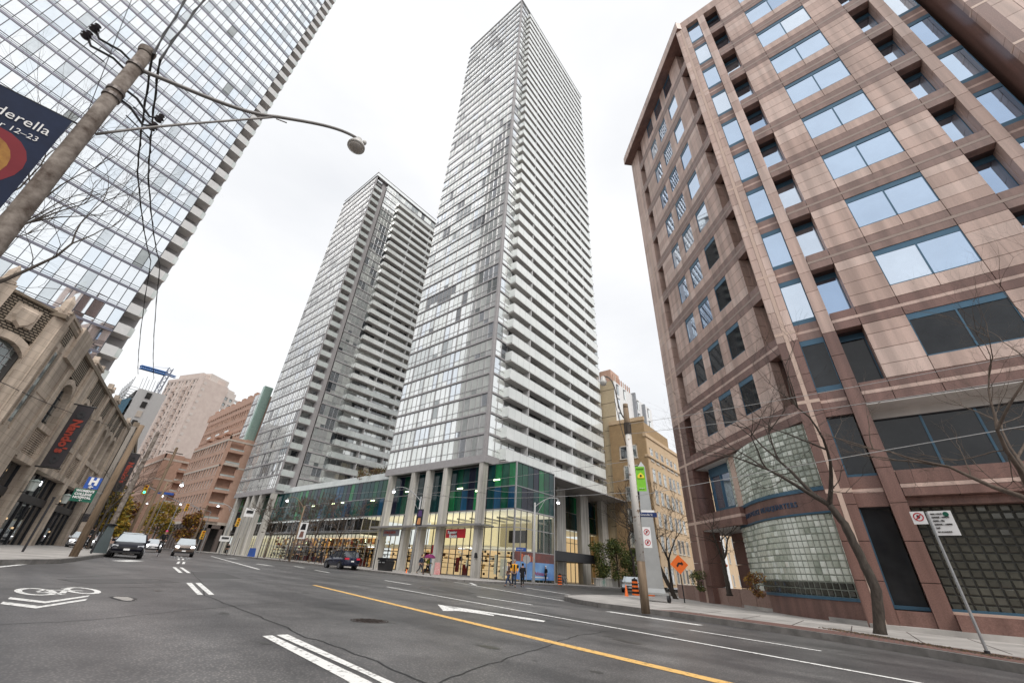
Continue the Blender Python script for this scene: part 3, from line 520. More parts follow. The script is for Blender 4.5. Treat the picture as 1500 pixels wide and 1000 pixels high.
for k in range(-1,KN):
    z=wt(k) # top of windows of row k ; belt from z to z+1 ; then tan sill zone .62 ; window z+1.64 .. z+ph
    dk=(k==0)
    # ---- face B columns
    if k>=0:
        zb=z-ph
        tz=wt(k-1)
        pm=gbr if k==0 else gpk
        # pilasters
        for a,b in ((1.2,1.75),(10.0,10.5)):
            for j in range(3): granite(HB,a,b,tz+j*ph/3,tz+(j+1)*ph/3,pm,0)
        # panels
        for a,b in ((2.75,4.3),(7.35,8.93)):
            band(HB,a,b,tz,k); zz=[tz+1.0,tz+1.64,tz+2.4,tz+3.2,z]
            for q0,q1 in zip(zz,zz[1:]): granite(HB,a,b,q0,q1,gpk)
        band(HB,4.3,7.35,tz,k); granite(HB,4.3,5.82,tz+1,tz+1.64,gpk); granite(HB,5.82,7.35,tz+1,tz+1.64,gpk)
        flush(HB,4.3,7.35,tz+1.64,z,2,dark=dk)
        for a,b in ((1.75,2.75),(8.93,10.0)):
            band(HB,a,b,tz,k); deep(HB,a,b,tz+1.05,z,dark=dk)
        # slot windows
        for a,b,ddk in ((.2,1.2,dk),(10.5,11.6,dk)):
            HB.box(lo,a,b,tz,tz+.95,-.6,-.3,gmv if k>0 else gbr); HB.box(lo,a,b,tz+.4,tz+.54,-.6,-.294,gpk)
            flush(HB,a,b,tz+.95,z,1,dark=ddk,o=-.34)
            HB.box(wins[-1][1],a,b,tz+.95,tz+1.2,-.45,-.3,blf)
        # corner pilaster with vertical stripe
        for j in range(4):
            q0,q1=tz+j*ph/4,tz+(j+1)*ph/4
            granite(HB,-.72,-.36,q0,q1,pm); granite(HB,-.18,.2,q0,q1,pm)
        HB.box(lo,-.36,-.18,tz,z,-.5,.006,gpk2); HB.box(lo,-.72,.2,tz+.42,tz+.58,-.4,.008,gpk2)
        HB.box(lo,-.735,-.715,tz,z,-1.3,0,pm)
    # ---- face A
    if k>=0:
        tz=wt(k-1)
        FA=HA; pm=gpk
        dA=k<=2
        band(FA,1.83,11.15,tz,k)
        for a,b in ((0.0,.9),): granite(FA,a,b,tz,z,pm)
        for a,b in ((.9,1.83),(11.15,12.1)): band(FA,a,b,tz,k); deep(FA,a,b,tz+1.05,z,dark=k<5)
        for a,b in ((1.83,3.45),(4.87,5.77),(7.2,8.0),(9.3,11.15)):
            zz=[tz+1.0,tz+1.64,tz+2.4,tz+3.2,z]
            for q0,q1 in zip(zz,zz[1:]): granite(FA,a,b,q0,q1,pm)
        for i,(a,b) in enumerate(((3.45,4.87),(5.77,7.2),(8.0,9.3))):
            granite(FA,a,b,tz+1,tz+1.64,pm); flush(FA,a,b,tz+1.64,z,1,dark=(k<=1 or (k<=3 and i==0)))
        for j in range(4):
            q0,q1=tz+j*ph/4,tz+(j+1)*ph/4
            granite(FA,12.1,12.9,q0,q1,gbr if k==0 else pm); granite(FA,13.15,14.1,q0,q1,gbr if k==0 else pm)
        FA.box(lo,12.9,13.15,tz,z,-.5,.004,gpk2); FA.box(lo,12.1,14.1,tz+.42,tz+.58,-.4,.006,gpk2)
# beam on both faces above the open base (z 8.15 is wt(-1))
# roof cornice and parapet
zt=wt(KN-1)
granite(HB,-.72,11.6,zt,zt+1.1,gpk); 
HA.box(lo,-.4,14.2,zt+.05,zt+1.1,-.5,.88,gpk); HA.box(lo,-.4,14.2,zt-.02,zt+.05,-.5,.86,gbr)
HA.box(up,-.3,14.1,zt+1.5,zt+1.56,.7,.76,galv)
for i in range(11): HA.box(up,i*1.3,i*1.3+.05,zt+1.1,zt+1.5,.7,.75,galv)
# core volume behind the faces
bk.prism([(23.95,-1.4),(24.9,-.3),(33.6,7.8),(60,-10),(60,-16),(23.95,-16)][::-1],8.3,zt+.9,darkin)
# side face after the left pilaster
HE=Fr(*HA.P(14.1,0)[:2],90,0)
HE.box(lo,0,.02,8,zt,-3,0,gpk)
# wing on the right with pale cross stripes
WG=Fr(21.2,-11.95,180,270)
for j in range(40):
    z=8+j*1.25; m=gbr if z<13 else gpk
    granite(WG,0,1.1,z,z+1.25,m); granite(WG,1.45,2.6,z,z+1.25,m); WG.box(lo,1.1,1.45,z,z+1.25,-.5,.006,gpk2 if j%2 else gpk); WG.box(lo,0,2.6,z+.5,z+.66,-.5,.007,gpk2) if j%3==0 else None
WN=Fr(21.2,-11.95,90,0); WN.box(lo,0.0,3.3,0,58,-.5,-.02,gbr)
WG.box(lo,0,2.6,0,8,-.5,0,gbr)
for j in range(14): 
    w=MB();f=MB(); WG.pane(w,2.7,5.5,9.5+j*ph,12.2+j*ph,-.05,PN[1][0]); WG.box(f,2.6,5.6,8.5+j*ph,9.5+j*ph,-.6,-.1,gmv); wins.append((w,f))
WG.box(lo,5.6,9,0,60,-.5,0,gpk)
# belt over the base
for F,s0,s1 in ((HB,-.72,16),(HA,0.3,14.1)):
    pass
# base storeys of face B
for a,b in ((1.2,1.75),(10.0,10.5)):
    for j in range(6): granite(HB,a,b,.0+j*1.36-(.3 if j==0 else 0),(j+1)*1.36,gbr)
for j in range(6):
    q0,q1=j*1.36-(.3 if j==0 else 0),(j+1)*1.36
    granite(HB,-.72,-.36,q0,q1,gbr); granite(HB,-.18,.2,q0,q1,gbr)
HB.box(lo,-.36,-.18,-.3,8.15,-.5,.006,gpk2); HB.box(lo,-.72,.2,4.55,4.72,-.4,.008,gpk2); HB.box(lo,-.735,-.715,-.3,8.15,-1.6,0,gbr)
for a,b in ((1.75,10.0),(10.5,15.5)):
    granite(HB,a,b,4.3,4.62,gbr); HB.box(lo,a,b,4.62,4.76,-.5,.004,gpk); granite(HB,a,b,4.76,5.3,gbr)
    for q in (3.3,4.9,6.5,8.1): HB.box(lo,a+q-1.75,a+q-1.735,4.3,5.3,-.4,.003,joint) if a+q-1.75<b else None
    HB.box(lo,a,b,5.3,5.36,-1.6,-.4,gpk2); HB.box(lo,a,b,8.1,8.15,-1.6,-.02,soff); HB.box(lo,a,b,7.75,8.1,-1.6,-1.2,soff)
    HB.box(lo,a,b,4.0,4.3,-.9,-.4,gbr); HB.box(lo,a,b,-.3,.45,-1.2,.25,gbr); HB.box(lo,a,b,.45,.52,-1.2,-.3,gpk2)
HB.box(lo,.2,1.2,4.0,5.2,-.9,-.3,gbr); HB.box(lo,.2,1.2,4.55,4.7,-.9,-.294,gpk); HB.box(lo,.2,1.2,-.3,.45,-.9,-.1,gbr); HB.box(lo,.2,1.2,7.9,8.15,-.9,-.3,gbr)
def darkwin(F,s0,s1,z0,z1,o,n):
    w=MB();f=MB(); b=(s1-s0)/n
    for i in range(n): F.pane(w,s0+i*b+.03,s0+(i+1)*b-.03,z0,z1,o,pwind,.004); F.box(f,s0+i*b-.04,s0+i*b+.04,z0,z1,o-.1,o+.05,blf)
    F.box(f,s0,s1,z0-.12,z0,o-.1,o+.08,blf); F.box(f,s0,s1,z1,z1+.08,o-.1,o+.08,dkm); wins.append((w,f))
darkwin(HB,.2,1.2,5.32,7.85,-.5,1); darkwin(HB,.2,1.2,.6,3.95,-.5,1)
darkwin(HB,1.75,10,5.42,7.7,-1.3,5); darkwin(HB,10.5,15.5,5.42,7.7,-1.3,3)
# glass blocks
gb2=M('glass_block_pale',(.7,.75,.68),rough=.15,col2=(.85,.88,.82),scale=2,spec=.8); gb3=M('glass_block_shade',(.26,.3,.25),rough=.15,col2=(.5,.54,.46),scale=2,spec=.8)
gb=M('glass_block',(.5,.55,.48),rough=.2,col2=(.76,.8,.72),scale=1.4,detail=8,spec=.8,metal=.15); gbd=M('glass_block_dark',(.035,.036,.032),rough=.15,col2=(.12,.12,.1),scale=.8,metal=.2,spec=.8); grout=M('glass_block_joint',(.2,.22,.19),rough=.7); groutd=M('glass_block_joint_dark',(.022,.022,.02),rough=.7)  # dark blocks carry the deep ground-floor shade in their colour
def block(mb,a,b,z0,z1,nx,ny,m,dp=.035):   # bevelled dome block between plan points a,b
    ax,ay=a; bx,by=b; ux,uy=bx-ax,by-ay; l=math.hypot(ux,uy); ux/=l;uy/=l; g=.018; e=.03
    P=lambda s,z,o:(ax+ux*s+nx*o,ay+uy*s+ny*o,z)
    o=[P(g,z0+g,0),P(l-g,z0+g,0),P(l-g,z1-g,0),P(g,z1-g,0)]; j=random.uniform(-.012,.012); i_=[P(g+e,z0+g+e,dp+j),P(l-g-e,z0+g+e,dp),P(l-g-e,z1-g-e,dp-j),P(g+e,z1-g-e,dp)]
    mb.face(i_,m)
    for q in range(4): mb.face([o[q],o[(q+1)%4],i_[(q+1)%4],i_[q]],m)
gbm=MB()
for i in range(27):
    for j in range(13):
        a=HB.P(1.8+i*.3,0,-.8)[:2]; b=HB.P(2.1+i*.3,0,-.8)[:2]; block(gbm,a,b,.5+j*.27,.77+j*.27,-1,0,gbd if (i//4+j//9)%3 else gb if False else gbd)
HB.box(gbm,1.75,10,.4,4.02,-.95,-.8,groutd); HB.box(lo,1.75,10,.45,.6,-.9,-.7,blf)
gbm.build('glass_block_wall',H)
# curved bay of glass blocks
n_=Vector((HA.n[0],HA.n[1])); u_=Vector((HA.u[0],HA.u[1])); cc=Vector(HA.P(7.6,0)[:2])-n_*3.0; Rb=2.6; pl=[]
na=16
for i in range(na+1):
    a=math.pi*.62*(1-i/na); pl.append(cc+(u_*math.sin(a)+n_*math.cos(a))*Rb)
st=pl[-1]; L_=7.3; nst=26
for i in range(1,nst+1):
    q=i/nst; pl.append(st-u_*(L_*q)+n_*(.8*math.sin(math.pi*min(1,q*1.0))))
gl,jn,bd,bd2=MB(),MB(),MB(),MB()
for i in range(len(pl)-1):
    a,b=pl[i],pl[i+1]; d=(b-a).normalized(); nx,ny=(d.y,-d.x)
    if (Vector((nx,ny)).dot(-a))<0: nx,ny=-nx,-ny
    if Vector((nx,ny)).dot((a+b)/2-Vector((30,-2)))<0: nx,ny=-nx,-ny
    for z0,nz,h in ((.72,12,.272),(5.1,11,.272)):
        for j in range(nz): block(gl,tuple(a),tuple(b),z0+j*h,z0+(j+1)*h,nx,ny,gbd if (z0<1 and j<2 and i>16) else (gb3 if (z0>1 and i>22 and random.random()<.7) else random.choice((gb,gb,gb,gb2,gb3)) if i not in (30,31,32) else gb2))  # fixed pale columns paint a vertical highlight; darker blocks fill the upper right
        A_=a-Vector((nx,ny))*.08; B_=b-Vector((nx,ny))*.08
        jn.hexa([(*A_,z0),(*B_,z0),(*b,z0),(*a,z0),(*A_,z0+nz*h),(*B_,z0+nz*h),(*b,z0+nz*h),(*a,z0+nz*h)],grout)
    def ring(mb,z0,z1,o,m):
        A_=a-Vector((nx,ny))*.2; B_=b-Vector((nx,ny))*.2; a2=a+Vector((nx,ny))*o; b2=b+Vector((nx,ny))*o
        mb.hexa([(*A_,z0),(*B_,z0),(*b2,z0),(*a2,z0),(*A_,z1),(*B_,z1),(*b2,z1),(*a2,z1)],m)
    ring(bd,4.0,5.08,.06,gbr if i not in (14,15) else gpk2); ring(bd,3.98,4.06,.1,blf); ring(bd,4.94,5.1,.12,blf); ring(bd2,-.4,.62,.05,gbr); ring(bd2,.6,.72,.1,blf)
    if i in (14,15): ring(jn,5.1,8.1,.05,gpk2)
by=gl.build('glass_block_bay',H); jn.build('block_joint',by); bd.build('bay_band',H); bd2.build('bay_plinth',H)
# lettering wrapped along the band
tb=M('letter_blue',(.05,.09,.16),rough=.4,metal=.4)
acc=0; pts=[(p.x,p.y) for p in pl]; lens=[math.hypot(pts[i+1][0]-pts[i][0],pts[i+1][1]-pts[i][1]) for i in range(len(pts)-1)]
def along(d):
    for i,l in enumerate(lens):
        if d<=l: t=d/l; return (pts[i][0]+(pts[i+1][0]-pts[i][0])*t,pts[i][1]+(pts[i+1][1]-pts[i][1])*t),((pts[i+1][0]-pts[i][0])/l,(pts[i+1][1]-pts[i][1])/l)
        d-=l
    return None
d0=4.4
bl=thing('building_lettering','blue raised letters reading TORONTO POLICE HEADQUARTERS on the curved brown band','lettering',(28,3,4.4))
wd={'I':.13,' ':.16,'M':.33,'O':.3,'Q':.3}
for ch in 'TORONTO POLICE HEADQUARTERS':
    w=wd.get(ch,.255)
    if ch!=' ':
        p,u=along(d0); nrm=(u[1],-u[0]); 
        if nrm[0]*(-p[0])+nrm[1]*(-p[1])<0: nrm=(-nrm[0],-nrm[1])
        o=text('letter',ch,.33,(p[0]+nrm[0]*.075,p[1]+nrm[1]*.075,4.36),(u[0],u[1],0),tb,bl,ext=.015,bold=.008)
    d0+=w*.88
# left pillar, inner pillars, second floor window and soffits under face A
def pil(s0,s1,o0,o1,z0,z1):
    q=z0
    while q<z1-.01: e=min(z1,q+1.36); granite(HA,s0,s1,q,e,gbr,o1,o1-o0); q=e
pil(12.15,12.9,-1.2,0,-.6,8.15); pil(13.15,14.1,-1.2,0,-.6,8.15); HA.box(lo,12.9,13.15,-.6,8.15,-1.2,.004,gpk2); HA.box(lo,12.15,14.1,4.5,4.68,-1.1,.008,gpk2)
granite(HA,7.5,12.15,4.05,5.05,gbr,0,.9); HA.box(lo,7.5,12.15,4.5,4.66,-.9,.006,gpk)
HA.box(lo,.5,14,8.1,8.15,-7,-.3,soff); HA.box(lo,8.5,14,4.0,4.05,-5,-.1,soff)
pil(10.6,12.5,-3.2,-2.2,-.6,4.0)
w=MB();f=MB()
for i in range(2): HA.pane(w,9.15+i*1.2,10.3+i*1.2,5.4,7.55,-1.0,pwin,.01)
HA.box(f,9.1,11.6,7.5,8.1,-1.1,-.92,blf); HA.box(f,9.1,11.6,5.05,5.4,-1.1,-.92,blf)
for s in (9.12,10.33,11.55): HA.box(f,s-.06,s+.06,5.4,7.5,-1.1,-.92,blf)
wins.append((w,f)); HA.box(lo,11.6,12.2,5,8.1,-3.5,-1.3,gdk)
HA.box(lo,-1,8.6,-.5,8.1,-6.5,-5.5,gdk)
lo.build('granite_cladding',H); bk.build('building_core',H); up.build('roof_railing',H)
wins_all=wins
for w,f in wins_all[:99]:
    o=w.build('window',H); f.build('frame',o)
mw=MB(); mf=MB()
def merge(dst,srcs):
    for s in srcs:
        n=len(dst.v); dst.v+=s.v; dst.f+=[tuple(i+n for i in f) for f in s.f]; dst.m+=[dst.mi(s.ms[k]) for k in s.m]
merge(mw,[a for a,b in wins_all[99:]]); merge(mf,[b for a,b in wins_all[99:]])
o=mw.build('window',H); o['kind']='stuff'; mf.build('frame',o)['kind']='stuff'
# belt beam right above the base: the lowest belt of both faces is built by row 0
# ------------------------------------------------------------ planter wall, plaza
P_=thing('planter_wall','low brown granite planter wall running in front of the curved glass block bay','planter',(30,6,0))
mb=MB(); a,b=Vector((37.2,12.6)),Vector((25.4,2.55)); d=(b-a).normalized(); n=Vector((d.y,-d.x))
for i in range(10):
    p=a+(b-a)*(i/10); q=a+(b-a)*((i+1)/10-.002); mb.prism([tuple(p),tuple(q),tuple(q-n*.35),tuple(p-n*.35)],-1,.74,M('granite_planter',(.27,.175,.145),rough=.5,var=.2,scale=9) if i%2 else M('granite_planter_pale',(.32,.215,.18),rough=.5,var=.2,scale=9))
mb.build('granite_wall',P_)
mb=MB(); mb.prism([tuple(a-n*.35),tuple(b-n*.35),tuple(b-n*3.2),tuple(a-n*3.2)],-.5,.6,M('soil',(.05,.04,.03),rough=1,var=.4,scale=8)); mb.build('soil',P_)
mb=MB(); mb.prism([(22.2,-16),(22.2,.5),(25.2,2.4),(37,12.4),(60,14),(60,-16)],-.6,-.02,walk); struct('pavement',mb)
# ------------------------------------------------------------ reflective tower on the left
T4=thing('apartment_tower','huge mirror-glass tower at the upper left with checkered balconies down its right edge','building',(1.62,61.98,0))
F4=Fr(1.62,61.98,260,170)
gl,mu,sl=MB(),MB(),MB(); NB=38; bw=.95
for k in range(4,54):
    z=6.0+k*2.83; F4.box(sl,0,36,z-.14,z+.14,-.1,.07,M('mullion_blue',(.17,.17,.21),rough=.4,metal=.4)); F4.box(mu,0,36,z+.58,z+.62,-.02,.05,dmull); F4.box(mu,0,36,z+.32,z+.35,-.02,.03,dmull)
    for i in range(NB):
        m=pick(mirror); F4.pane(gl,i*bw+.03,(i+1)*bw-.03,z+.62,z+2.69,0,m,.005); F4.pane(gl,i*bw+.03,(i+1)*bw-.03,z+.14,z+.6,0,m,.005)
for i in range(NB+1): F4.box(mu,i*bw-.03,i*bw+.03,17,160,-.02,.06,dmull)
sl.build('floor_slab',T4); mu.build('mullion',T4); gl.build('curtain_wall',T4)
mb=MB(); F4.box(mb,0.3,36,0,160,-16,-.3,darkin); F4.box(mb,-2,0.3,0,158,-16,-1.7,slabm); mb.build('building_core',T4)
for k in range(1,53):
    z=6.0+k*2.83; mb=MB(); F4.box(mb,-1.75,0,z,z+.2,-1.7,.0,M('balcony_soffit',(.7,.67,.65),rough=.9)); o=mb.build('balcony',T4)
    mb=MB(); F4.box(mb,-1.3,0.0,z,z+1.25,-.06,.04,conwh); F4.pane(mb,-1.75,-1.3,z+.1,z+1.2,.02,fritg); mb.face([F4.P(-1.75,z,0),F4.P(-1.75,z,-1.6),F4.P(-1.75,z+1.2,-1.6),F4.P(-1.75,z+1.2,0)],frit); mb.build('balustrade',o)
# ------------------------------------------------------------ limestone building, left
S1=thing('stone_building','weathered limestone building on the left with tall arched windows and dark shop fronts','building',(.36,39.5,0))
FL=Fr(.36,39.5,17,107)
st,wn2,br,dk2=MB(),[],MB(),MB()
ZR=13.0
bays=[(.1,2.6),(5.5,7.5),(8.0,8.01)]
arch=[(.25,2.75),(5.55,7.5),(7.9,9.6),(11.1,13.0),(14.9,16.7),(17.4,19.2),(19.9,21.6)]
piers=[(-5.6,-1.2),(-1.2,-.05),(3.0,5.3),(9.9,10.9),(13.3,14.6),(22.1,23.6)]
FL.box(dk2,-5.8,23.6,0,ZR-.2,-1.6,-.55,darkin)
for a,b in piers:
    FL.box(st,a,b,0.3 if a<-5 else 5.7,ZR+.25,-.6,.12,stone); FL.box(st,a-.05,b+.05,ZR+.25,ZR+.4,-.6,.2,stone)
    for q in (a+.12,b-.16): FL.box(st,q,q+.05,6,ZR,.12,.17,stone)
for i,(a,b) in enumerate(arch):
    zs=10.0 if i else 9.9; r=(b-a)/2
    FL.arch(st,a,b,zs,-.5,.02,stone,.35,n=10,rise=.95)
    w=MB(); nn=6
    FL.pane(w,a,b,7.9,zs,-.42,glass('leaded_glass',(.16,.19,.19),.3,.1,.3),.01)
    c=(a+b)/2; w.face([FL.P(a,zs,-.42)]+[FL.P(c-r*math.cos(math.pi*q/8),zs+.95*math.sin(math.pi*q/8),-.42) for q in range(9)]+[FL.P(b,zs,-.42)],MATS['leaded_glass'])
    o=w.build('window',S1)
    f=MB()
    for q in range(1,4): FL.box(f,a+(b-a)*q/4-.025,a+(b-a)*q/4+.025,7.9,zs+.6,-.42,-.36,dkm)
    for q in range(4): FL.box(f,a,b,8.3+q*.55,8.33+q*.55,-.42,-.37,dkm)
    f.build('frame',o)
    FL.box(st,a-.4,b+.4,7.55,7.9,-.5,.08,stone)
    FL.box(br,a-.1,b+.1,zs+1.3,ZR-.25,-.5,-.03,sbrick)
    # pierced grille below
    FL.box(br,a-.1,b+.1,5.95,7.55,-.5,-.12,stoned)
    for q in range(12): FL.box(st,a,b,6.05+q*.125,6.1+q*.125,-.12,-.04,stone)
    for q in range(8): FL.box(st,a+(b-a)*q/7-.02,a+(b-a)*q/7+.02,6.0,7.55,-.12,-.06,stone)
for a,b in zip([(-.05),5.3,7.6,9.65-.1,10.9,13.0,14.6,16.75,19.25,21.7],[.2,5.5,7.85,9.9,11.05,13.3,14.85,17.35,19.85,22.1]): FL.box(st,a,b,5.7,ZR,-.6,0.02,stone)
FL.box(st,2.78,3.0,5.7,ZR,-.6,.02,stone)
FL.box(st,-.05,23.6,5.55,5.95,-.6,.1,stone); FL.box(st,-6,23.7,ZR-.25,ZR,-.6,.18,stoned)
for i,(a,b) in enumerate(arch): FL.box(st,a-.15,b+.15,11.3 if False else ZR-1.0,ZR-.25,-.55,-.1,sbrick)
# narrow windows on the blank pier and relief panels
FL.box(dk2,-4.4,-3.7,6.9,11.2,-.3,.125,glass('leaded_glass',(.16,.19,.19),.3,.1,.3)); FL.box(st,-4.6,-4.45,6.6,11.4,.1,.2,stone); FL.box(st,-3.65,-3.5,6.6,11.4,.1,.2,stone); FL.box(st,-3.2,-.9,8.9,8.95,.1,.16,stone); FL.box(st,-2.9,-.5,11.4,13.6,.1,.3,stone); FL.box(st,-4.5,-3.6,11.8,12.9,.1,.16,sbrick)
for s in (-.2,3.1,5.2,9.9,10.8,13.4,14.5,22.2): FL.box(st,s-.15,s+.15,ZR+.3,ZR+.75,-.2,.15,stone)
# shop fronts
for i,(a,b) in enumerate(((-.5,3.1),(4.3,12.2),(13.5,21.6))):
    w=MB(); FL.pane(w,a,b,.6,3.6,-.45,pwind); FL.pane(w,a,b,4.1,5.5,-.45,pwind); o=w.build('shop_window',S1)
    f=MB(); FL.box(f,a,b,3.6,4.1,-.5,-.3,dkm); FL.box(f,a,b,0.2,.75,-.5,-.3,dkm)
    nq=max(2,round((b-a)/1.6))
    for q in range(nq+1): FL.box(f,a+(b-a)*q/nq-.05,a+(b-a)*q/nq+.05,.6,5.5,-.48,-.36,dkm)
    f.build('frame',o)
for a,b in ((-1.2,-.5),(3.1,4.3),(12.2,13.5),(21.6,23)): FL.box(st,a,b,.2,5.7,-.5,.12,stone)
mb=MB()
for s,z in ((1.2,4.9),(7.3,4.7),(8.4,1.9),(12.2,4.8),(16,4.4),(18,2),(6.2,2.4)): FL.box(mb,s,s+.35,z,z+.12,-.44,-.4,lampy if s in (7.3,) else warm)
for s,z in ((8.7,4.9),): FL.box(mb,s,s+.5,z,z+.3,-.44,-.4,M('neon_white',(.95,.95,1),emit=3))
mb.build('interior_light',S1)
# chamfered gable bay with shield and pinnacles
FG=Fr(-1.64,34.06,59,149)
FG.box(st,-3.2,-2.25,0,13.3,-1.2,.15,stone); FG.box(st,-.1,.75,0,13.3,-1.2,.15,stone); FG.box(st,-2.25,-.1,10.9,13.0,-1,0,sbrick); FG.box(st,-2.4,.3,12.95,13.1,-1,.12,stoned); FG.box(st,-2.25,-.1,5.6,7.4,-1,0,stone)
FG.arch(st,-2.3,-.05,9.6,-.8,.06,stone,.4,n=10,rise=1.0); FG.box(dk2,-2.25,-.1,0,10.8,-1,-.4,darkin)
for s in (-2.6,.25):
    x,y,_=FG.P(s,0,-.1); st.lathe((x,y,13.2),[(.34,0),(.34,.25),(.26,.3),(.24,.8),(.12,1.05),(.02,1.25)],stone,4)
# shield relief
q=[(-1.65,12.45),(-.7,12.45),(-.65,11.9),(-.85,11.5),(-1.17,11.25),(-1.5,11.5),(-1.7,11.9)]
st.hexa([FG.P(-1.75,11.45,.0),FG.P(-.6,11.45,0),FG.P(-.6,11.45,.1),FG.P(-1.75,11.45,.1),FG.P(-1.75,12.6,0),FG.P(-.6,12.6,0),FG.P(-.6,12.6,.1),FG.P(-1.75,12.6,.1)],stone)
k0=len(st.v); st.v+=[FG.P(*t,.1) for t in q]+[FG.P(-1.17+(t[0]+1.17)*.8,11.9+(t[1]-11.9)*.8,.24) for t in q]; mi=st.mi(stone)
for i in range(7): j=(i+1)%7; st.f.append((k0+i,k0+j,k0+7+j,k0+7+i)); st.m.append(mi)
st.f.append(tuple(range(k0+7,k0+14))); st.m.append(mi)
w=MB(); FG.pane(w,-2.25,-.1,7.4,9.7,-.35,MATS['leaded_glass']); w.face([FG.P(-1.175-1.07*math.cos(math.pi*i/8),9.6+1.0*math.sin(math.pi*i/8),-.35) for i in range(9)],MATS['leaded_glass']); o=w.build('window',S1)
f=MB()
for i in range(1,5): FG.box(f,-2.25+i*.43-.02,-2.25+i*.43+.02,7.4,10.4,-.35,-.3,galv)
for i in range(7): FG.box(f,-2.25,-.1,7.7+i*.42,7.73+i*.42,-.35,-.3,galv)
f.build('frame',o)
FG.box(st,-3.4,-.2,5.2,5.45,-.4,.5,stone)
# rest of the block to the south (reflected in the office windows)
mb=MB(); mb.prism([(-6,31.5),(-30,31.5),(-40,-30),(-16,-30)],-.5,11.5,stone); mb.build('south_wing',S1)
st.build('stone_wall',S1); [split_build(br,'brick_panel',S1)]; dk2.build('building_core',S1)
# vertical restaurant banners on brackets
def vbanner(s,z0,z1,w,lab,n=107,o0=.35,sc_=1):
    base=FL.P(s,z0,o0); t=thing('shop_banner',lab,'banner',base,group='dark vertical restaurant banners on the stone facade'); u=Vector((FL.n[0],FL.n[1],0)); v=Vector((FL.u[0],FL.u[1],0)); mb=MB()
    b=Vector(base); P=lambda a,z,t_:tuple(b+u*a+v*t_+Vector((0,0,z-z0)))
    mb.hexa([P(0,z0,-.06),P(w,z0,-.06),P(w,z0,.06),P(0,z0,.06),P(0,z1,-.06),P(w,z1,-.06),P(w,z1,.06),P(0,z1,.06)],M('banner_charcoal',(.045,.04,.045),rough=.8)); mb.build('cloth',t)
    mb=MB(); mb.tube([P(-.4,z0-.06,0),P(w+.1,z0-.06,0)],.05,blackm); mb.tube([P(-.4,z1+.06,0),P(w+.1,z1+.06,0)],.05,blackm); mb.build('bracket',t)
    # rotated lettering reading downwards, on the south face
    text('lettering',"Nando's",.72*sc_,P(w*.27,z1-1.0*sc_,-.09),(0,0,-1),M('letter_red',(.35,.05,.03)),t,v=tuple(u),bold=.03)
    m2=MB()
    for zc in (z1-.65,z0+.5):
        for i in range(8):
            a=2*math.pi*i/8; c=P(w/2+math.cos(a)*.15,zc+math.sin(a)*.2,-.08); m2.box(c[0]-.07,c[0]+.07,c[1]-.01,c[1]+.01,c[2]-.09,c[2]+.09,blackm)
    m2.build('emblem',t)
    return t
vbanner(3.6,5.7,10.05,.95,'dark restaurant banner with red vertical lettering hanging over the nearest dark shop fronts')
vbanner(30,7.0,11.3,.95,'far restaurant banner with red vertical lettering, seen just right of the blue hospital sign')
def lantern(s,z):
    x,y,_=FL.P(s,z,.55); t=thing('wall_lantern','','lantern',(x,y,z)); mb=MB(); mb.lathe((x,y,z),[(.03,.75),(.34,.6),(.3,.55)],M('lantern_cap',(.35,.42,.4),rough=.4),10); mb.build('cap',t); mb=MB(); mb.lathe((x,y,z),[(.18,0),(.28,.55)],M('lantern_glass',(.55,.6,.58),rough=.2),8); mb.build('glass_body',t); mb=MB(); mb.tube([FL.P(s,z-.1,.1),(x,y,z-.1),(x,y,z)],.03,blackm); mb.build('bracket',t); return t
tag(lantern(3.8,4.1),'white glass wall lantern on the stone pier directly below the near dark banner',group='wall lanterns on the stone building'); tag(lantern(12.8,4.1),'white glass wall lantern on the stone pier just left of the green hospital sign',group='wall lanterns on the stone building')
# ------------------------------------------------------------ brick building with balconies, beyond the second tower
rb=M('red_brick',(.50,.315,.24),rough=.9,col2=(.60,.40,.31),scale=1.2,detail=9); tc_=M('trim_cream',(.62,.55,.48),rough=.8,var=.07); gwin=[(glass('pane_curtain',(1,1,1)),3),(glass('pane_dim',(1,1,1)),4),(glass('pane_grey',(1,1,1)),3),(glass('pane_blue',(1,1,1)),3)]
ggl=M('green_cladding',(.36,.5,.45),rough=.25,metal=.2,var=.15)
CNT={}
def facade(par,F,s0,s1,z0,nf,fh,bay,wall,ww=.6,wh=.55,wl=gwin,sill=.25,rec=.18,zt=None,trim=None,nm='window',limit=100,cnt=[0]):
    """punched windows: wall mesh with true openings built from strips"""
    w=MB(); rest=[]; n=max(1,round((s1-s0)/bay)); b=(s1-s0)/n
    for k in range(nf):
        z=z0+k*fh; a0=z+fh*sill; a1=a0+fh*wh
        F.box(w,s0,s1,z,a0,-.4,0,wall); F.box(w,s0,s1,a1,z+fh,-.4,0,wall)
        for i in range(n):
            g=fm=MB()
            c=s0+(i+.5)*b; l,r=c-b*ww/2,c+b*ww/2
            F.box(w,s0+i*b,l,a0,a1,-.4,0,wall); F.box(w,r,s0+(i+1)*b,a0,a1,-.4,0,wall)
            F.pane(g,l,r,a0,a1,-rec,pick(wl),.01); F.box(fm,(l+r)/2-.04,(l+r)/2+.04,a0,a1,-rec-.03,-rec+.05,conwh); F.box(fm,l,r,a0-.08,a0,-.1,.05,tc_)
            key=par.name; CNT[key]=CNT.get(key,0)+1
            if CNT[key]<=100: g.build(nm,par)
            else: rest.append(g)
    w.build('wall',par)
    if rest: q=MB(); merge(q,rest); q.build(nm,par)['kind']='stuff'
B1=thing('brick_building','red brick block with cream bands and open corner balconies, left of the shorter glass tower','building',(32.8,117.2,0))
FA_=Fr(32.8,117.2,0,270); FSo=Fr(32.8,117.2,90,180)
